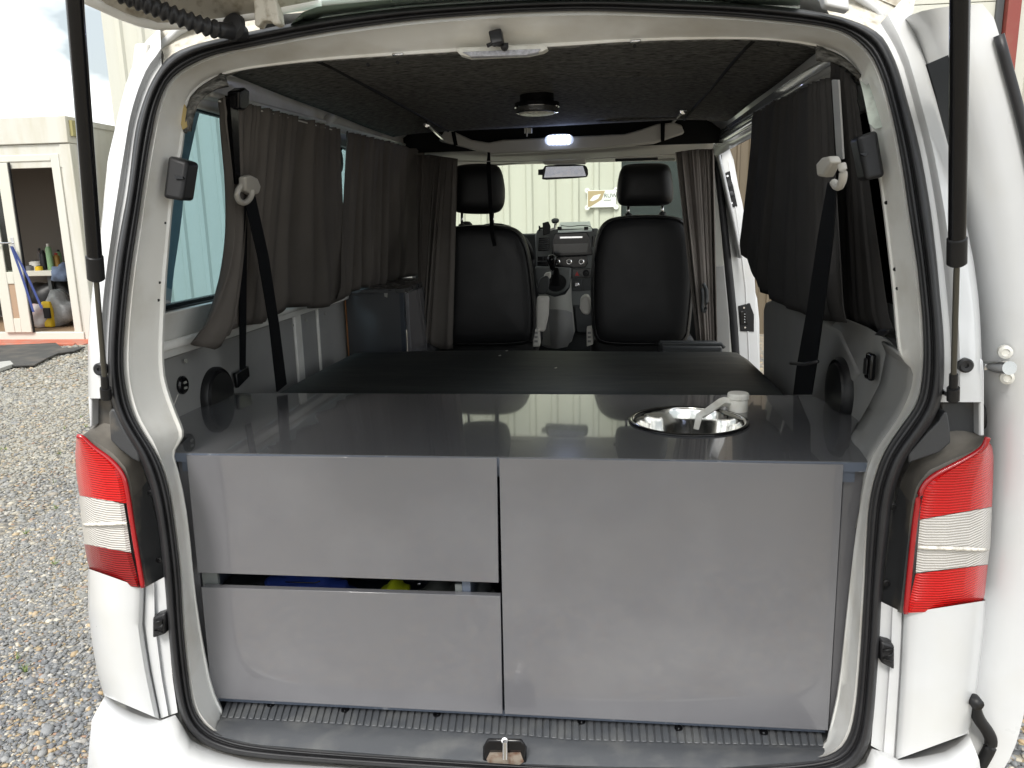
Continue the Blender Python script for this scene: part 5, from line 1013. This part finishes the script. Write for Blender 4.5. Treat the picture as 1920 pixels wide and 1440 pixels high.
# ---- low cupboard against the left wall
cu = thing('low_cupboard', (-.75, 1.9, .64), 'dark grey low cupboard with chipped edge against the left wall', 'cupboard')
f0, f1 = P(639, 548, Y=1.75), P(757, 541, Y=1.75); zt0 = f1[2]
obj('end_panel', MB().box((-.872, 1.75, .64), (f1[0]-.02, 1.768, zt0-.018)), mat('anthracite', (.055, .058, .064), .3, coat=.3), cu, bevel=.001)
obj('edge_post', MB().box((f1[0]-.0195, 1.745, .64), (f1[0]-.002, 1.765, zt0-.018)), mat('dark_blue_edge', (.02, .028, .042), .4), cu)
obj('chipped_edge', MB().box((-.876, 1.746, .64), (-.8725, 1.768, zt0-.02)), M['edgechip'], cu)
obj('cupboard_top', MB().box((-.88, 1.74, zt0-.0175), (f1[0]+.004, 2.33, zt0)), mat('anthracite_top', (.05, .052, .055), .25, coat=.5), cu, bevel=.001)
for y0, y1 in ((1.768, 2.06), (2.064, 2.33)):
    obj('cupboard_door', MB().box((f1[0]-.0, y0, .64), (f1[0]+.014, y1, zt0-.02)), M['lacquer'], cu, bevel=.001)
obj('wall_scrap', slab([P(x, y, Y=1.749) for x, y in [(720,548),(727,547),(726,558),(721,556)]], (0, .0015, 0)), M['beigegrey'], cu)
bxo = thing('storage_crate', tuple(P(1296, 650, Y=1.9)), 'grey plastic crate standing behind the mattress', 'crate')
obj('crate_rim', MB().tube([P(x, y, Y=Y) for x, y, Y in [(1238,650,1.82),(1242,644,1.82),(1352,645,1.82),(1358,652,1.82)]], .008, 8), M['dash'], bxo, smooth=2)
p0, p1 = P(1240, 652, Y=1.82), P(1356, 652, Y=1.82)
obj('crate_body', MB().box((p0[0], 1.825, .64), (p1[0], 2.02, p0[2]-.0)), M['dash'], bxo, bevel=.01)

# ---- front seats
def cushion(px, Y, th, prof, name, m_, par, cutn=2):
    o = chaikin(px, cutn, True); o = [P(x, y, Y=Y) for x, y in o]; c_ = sum(o)/len(o)
    hx = max(abs(p[0]-c_[0]) for p in o); hz_ = max(abs(p[2]-c_[2]) for p in o)
    def ring(ins, dy):
        return [c_+np.array([(p[0]-c_[0])*(1-ins/hx), dy, (p[2]-c_[2])*(1-ins/hz_)]) for p in o]
    rows = [ring(i*1.0, -d*th) for i, d in prof]
    rows += [ring(min(hx, hz_)*k_, -prof[-1][1]*th*(1+k_*.06)) for k_ in ((.72, .85) if hz_ > .15 else ())]
    back = [ring(0, th*.35), ring(.03, th*1.0), ring(.08, th*1.1)]
    mb = MB(); mb.grid([r for r in back[::-1]]+rows, closed=True); nn = len(o); mb.f.append(tuple(range(len(mb.v)-nn, len(mb.v)))); mb.f.append(tuple(range(nn-1, -1, -1)))
    return obj(name, mb, m_, par, smooth=2)
SP = [(0, 0), (.004, .22), (.015, .42), (.035, .55), (.07, .62), (.13, .66)]
def seat(c0, hr_px, back_px, posts, pw, label, side_px, belt=None, sgn=1):
    SYY = 2.25
    t = thing('front_seat', (P(c0, 640, Y=SYY)[0], SYY, .64), label, 'seat', 'front seats')
    b_ = cushion(back_px, SYY, .09, SP, 'backrest', M['leather'], t)
    o = chaikin(back_px, 2, True); o3 = [P(x, y, Y=SYY-.041) for x, y in o]; c_ = sum(o3)/len(o3)
    obj('piping', MB().tube([c_+(p-c_)*np.array([.945, 1, .965]) for p in o3+o3[:1]], .0035, 6), M['gloss_black'], b_, smooth=2)
    h_ = cushion(hr_px, SYY+.02, .09, [(0, 0), (.006, .3), (.02, .5), (.04, .62), (.06, .67), (.085, .69)], 'headrest', M['leather'], t)
    h3 = [P(x, y, Y=SYY-.025) for x, y in chaikin(hr_px, 2, True)]; c2 = sum(h3)/len(h3)
    for x, y0, y1 in posts:
        obj('headrest_post', MB().tube([P(x, y0, Y=SYY+.05), P(x, y1, Y=SYY+.05)], .0065, 10), M['chrome'], t, smooth=2)
        obj('post_guide', MB().lathe(P(x, y1, Y=SYY+.05), (0, 0, 1), [(.017, -.01), (.017, .006), (.010, .011), (.008, .011)], 14), M['blackplastic'], t, smooth=True)
    q = P(c0, 640, Y=SYY); obj('seat_base', MB().box((q[0]-.23, SYY+.0, .64), (q[0]+.23, SYY+.5, 1.08)), M['dash'], t, bevel=.02)
    obj('seat_cushion', MB().box((q[0]-.25, SYY+.06, 1.02), (q[0]+.25, SYY+.58, 1.16)), M['leather'], t, bevel=.05, seg=4)
    obj('recliner_cover', slab([P(x, y, Y=SYY-.0) for x, y in side_px], (0, .08, 0)), M['creamtrim'], t, bevel=.004)
    for k in range(3):
        xx = (side_px[0][0]+side_px[1][0])/2; obj('cover_notch', MB().box(P(xx-3, 626+k*8, Y=SYY-.003), P(xx+3, 622+k*8, Y=SYY-.001)), M['trim'], t)
    return t
s1_ = seat(905, [(852,318),(858,309),(900,306),(930,308),(939,318),(945,345),(946,370),(943,388),(932,400),(900,402),(858,400),(850,392),(847,370),(848,345)],
     [(808,470),(816,440),(832,428),(860,423),(900,421),(950,422),(975,432),(988,455),(996,490),(1002,540),(1005,590),(1003,630),(996,646),(900,650),(820,648),(806,620),(803,560)],
     [(866,399,424),(924,399,424)], 24, 'driver seat in black leather on the left with a dangling strap', [(1000,618),(1010,616),(1012,650),(999,651)])
s2_ = seat(1206, [(1163,318),(1172,308),(1212,306),(1250,306),(1258,318),(1262,345),(1263,368),(1259,382),(1240,386),(1212,386),(1170,387),(1159,382),(1156,366),(1158,340)],
     [(1108,500),(1113,460),(1121,430),(1136,412),(1160,405),(1210,402),(1262,404),(1288,414),(1299,438),(1303,475),(1302,530),(1297,590),(1291,640),(1270,647),(1200,649),(1130,647),(1112,635),(1107,580)],
     [(1178,386,404),(1242,385,402)], 24, 'passenger seat in black leather on the right, both headrest posts showing', [(1100,616),(1110,614),(1112,646),(1100,650)])
obj('armrest', MB().grid([[P(x, y, Y=2.30) for x, y in r] for r in ([(1007,555),(1030,555)], [(1004,590),(1029,590)], [(1006,620),(1022,622)])]), M['creamtrim'], s1_, solid=.05, bevel=.012, soff=0)
hb = thing('hand_brake', tuple(P(1018, 545, Y=2.55)), 'dark padded armrest tip beside the driver seat', 'armrest')
obj('pad', slab([P(x, y, Y=2.5) for x, y in chaikin([(1012,522),(1026,516),(1030,524),(1026,552),(1008,552),(1006,545)], 1)], (0, .06, 0)), M['dash'], hb, bevel=.008, seg=3)
obj('cap', slab([P(x, y, Y=2.52) for x, y in [(1022,512),(1032,510),(1032,522),(1016,526)]], (0, .05, 0)), M['creamtrim'], hb, bevel=.005)
obj('armrest', slab([P(x, y, Y=2.32) for x, y in chaikin([(1088,562),(1092,556),(1106,555),(1108,588),(1100,591),(1092,588),(1087,578)], 1)], (0, .12, 0)), M['creamtrim'], s2_, bevel=.012, seg=3)
tag(obj('hanging_strap', MB().grid([[P(914,268,Y=2.13), P(914,290,Y=2.12), P(912,310,Y=2.1), P(916,380,Y=2.11), P(918,420,Y=2.13), P(920,445,Y=2.15), P(924,462,Y=2.16)], [P(918,268,Y=2.13), P(919,290,Y=2.12), P(920,310,Y=2.1), P(923,380,Y=2.11), P(925,420,Y=2.13), P(927,445,Y=2.15), P(931,460,Y=2.16)]]), M['belt'], None, solid=.003), 'black strap dangling from the roof crossbeam over the driver seat', 'strap')
tag(obj('dropped_sock', MB().lathe(P(874, 420, Y=2.6), (0, 0, 1), [(0, -.03), (.03, -.03), (.032, 0), (.02, .012), (0, .014)], 14), M['blackplastic'], None, smooth=True), 'small black camera on the dashboard behind the driver headrest', 'camera')

# ---- curtains
def curtain(name, topc, botc, plane, nrm, label, mt_, nu=150, nv=34, folds=14, a0=.008, a1=.022, seed=0, gather=.5, hem=True, bulge=0, sag=0):
    T, B = resample(topc, nu), resample(botc, nu); rows = []; rng = np.random.RandomState(seed)
    ph_ = rng.uniform(0, 6.28, 6); nrm = np.array(nrm, float)
    for j in range(nv):
        v = j/(nv-1); r = []
        for i in range(nu):
            u = i/(nu-1); px = T[i]*(1-v)+B[i]*v; px = px+np.array([bulge*math.sin(math.pi*v**1.3)*(1-u)**6, sag*v*math.sin(5*math.pi*u)]); p = PP(px[0], px[1], plane)
            w_ = u*folds+.42*math.sin(u*9+ph_[0])+.2*math.sin(u*23+ph_[5])+.22*v*math.sin(4*u+3*v+ph_[1])
            amp = a0+(a1-a0)*v**.7; s = math.sin(2*math.pi*w_); env = .55+.6*(.5+.5*math.sin(u*17+ph_[1]*2+1.2*v))
            z_ = env*amp*(math.copysign(abs(s)**.8, s)*(.65+.5*math.sin(w_*1.7+ph_[2])))+.5*a1*v*math.sin(5*u+ph_[3])
            z_ += a0*.6*math.sin(2*math.pi*w_*2.7+ph_[4])*(1-v)**3
            if hem and .05 < v < .09: z_ += .002
            if v > .93: z_ -= .02*(v-.93)/.07*(.6+.4*math.sin(11*u+ph_[5]))
            r.append(p+nrm*(z_+a1*.8))
        rows.append(r)
    o = obj(name, MB().grid(rows), mt_, None, smooth=2, solid=.0015)
    return tag(o, label, 'curtain')
WLc = ((-.88+.045, 0, 1.35), (.68, 0, -.18))
curtain('window_curtain', [(393,186),(440,196),(500,211),(560,226),(622,244)], [(352,642),(378,652),(410,635),(450,610),(490,600),(540,583),(590,574),(632,560)], WLc, (1, 0, .1), 'dark brown curtain over the rear left window, its hem flared over the sill', M['curtain'], folds=11, a0=.009, a1=.03, seed=1, bulge=38, sag=6)
curtain('window_curtain', [(632,248),(680,260),(730,272),(782,286)], [(618,562),(640,552),(680,545),(712,540),(742,530),(762,512),(779,496)], WLc, (1, 0, .1), 'dark brown gathered curtain over the forward left window', M['curtain'], folds=11, a0=.011, a1=.036, seed=2, sag=7)
WRc = ((.83-.05, 0, 1.35), (.68, 0, .12))
curtain('window_curtain', [(1424,214),(1460,194),(1500,176),(1545,155),(1570,146)], [(1396,470),(1412,530),(1440,556),(1480,578),(1540,600),(1600,606)], WRc, (-1, 0, .1), 'black gathered curtain over the right window beside the sliding door', M['curtainR'], folds=9, a0=.008, a1=.02, seed=3)
curtain('window_curtain', [(1568,118),(1590,128),(1612,160)], [(1580,604),(1630,622),(1676,626)], ((.70, 0, 1.95), (.68, 0, .17)), (-1, 0, .1), 'narrow black curtain end beside the right rear pillar', M['curtainR'], folds=3, a0=.004, a1=.008, seed=4)
cabL = curtain('cab_curtain', [(783,292),(805,290),(830,294),(859,298)], [(786,560),(800,640),(826,655),(848,655)], ((0, 2.1, 0), (0, 1, 0)), (0, -1, 0), 'dark taupe cab curtain drawn back on the left', M['curtain'], folds=7, a0=.006, a1=.022, seed=5)
curtain('cab_curtain', [(1266,286),(1290,282),(1315,280),(1338,280)], [(1306,648),(1318,650),(1330,650),(1346,648)], ((0, 2.08, 0), (0, 1, 0)), (0, -1, 0), 'taupe cab curtain gathered narrow on the right with a tie', M['cabcurtain'], folds=5, a0=.008, a1=.018, seed=6)
tag(obj('curtain_tie', MB().tube([P(x, y, Y=2.02) for x, y in chaikin([(1318,532),(1324,540),(1326,560),(1322,585),(1316,583),(1318,560),(1316,540)], 1)], .008, 8), M['dash'], None, smooth=2), 'dark cord tied round the right cab curtain', 'cord')
tag(obj('curtain_wire', MB().tube([P(x, y, Y=2.09) for x, y in [(858,302),(960,303),(1060,300),(1160,295),(1268,289)]], .0022, 6), M['creamtrim'], None, smooth=2), 'thin pale curtain wire strung across the van behind the front seats', 'wire')
tag(obj('curtain_wire', MB().tube([PP(x, y, WLc)+np.array([.02, 0, .0]) for x, y in [(394,190),(500,214),(620,246),(782,289)]], .0022, 6), M['creamtrim'], None, smooth=2), 'thin curtain wire along the top of the left windows', 'wire')
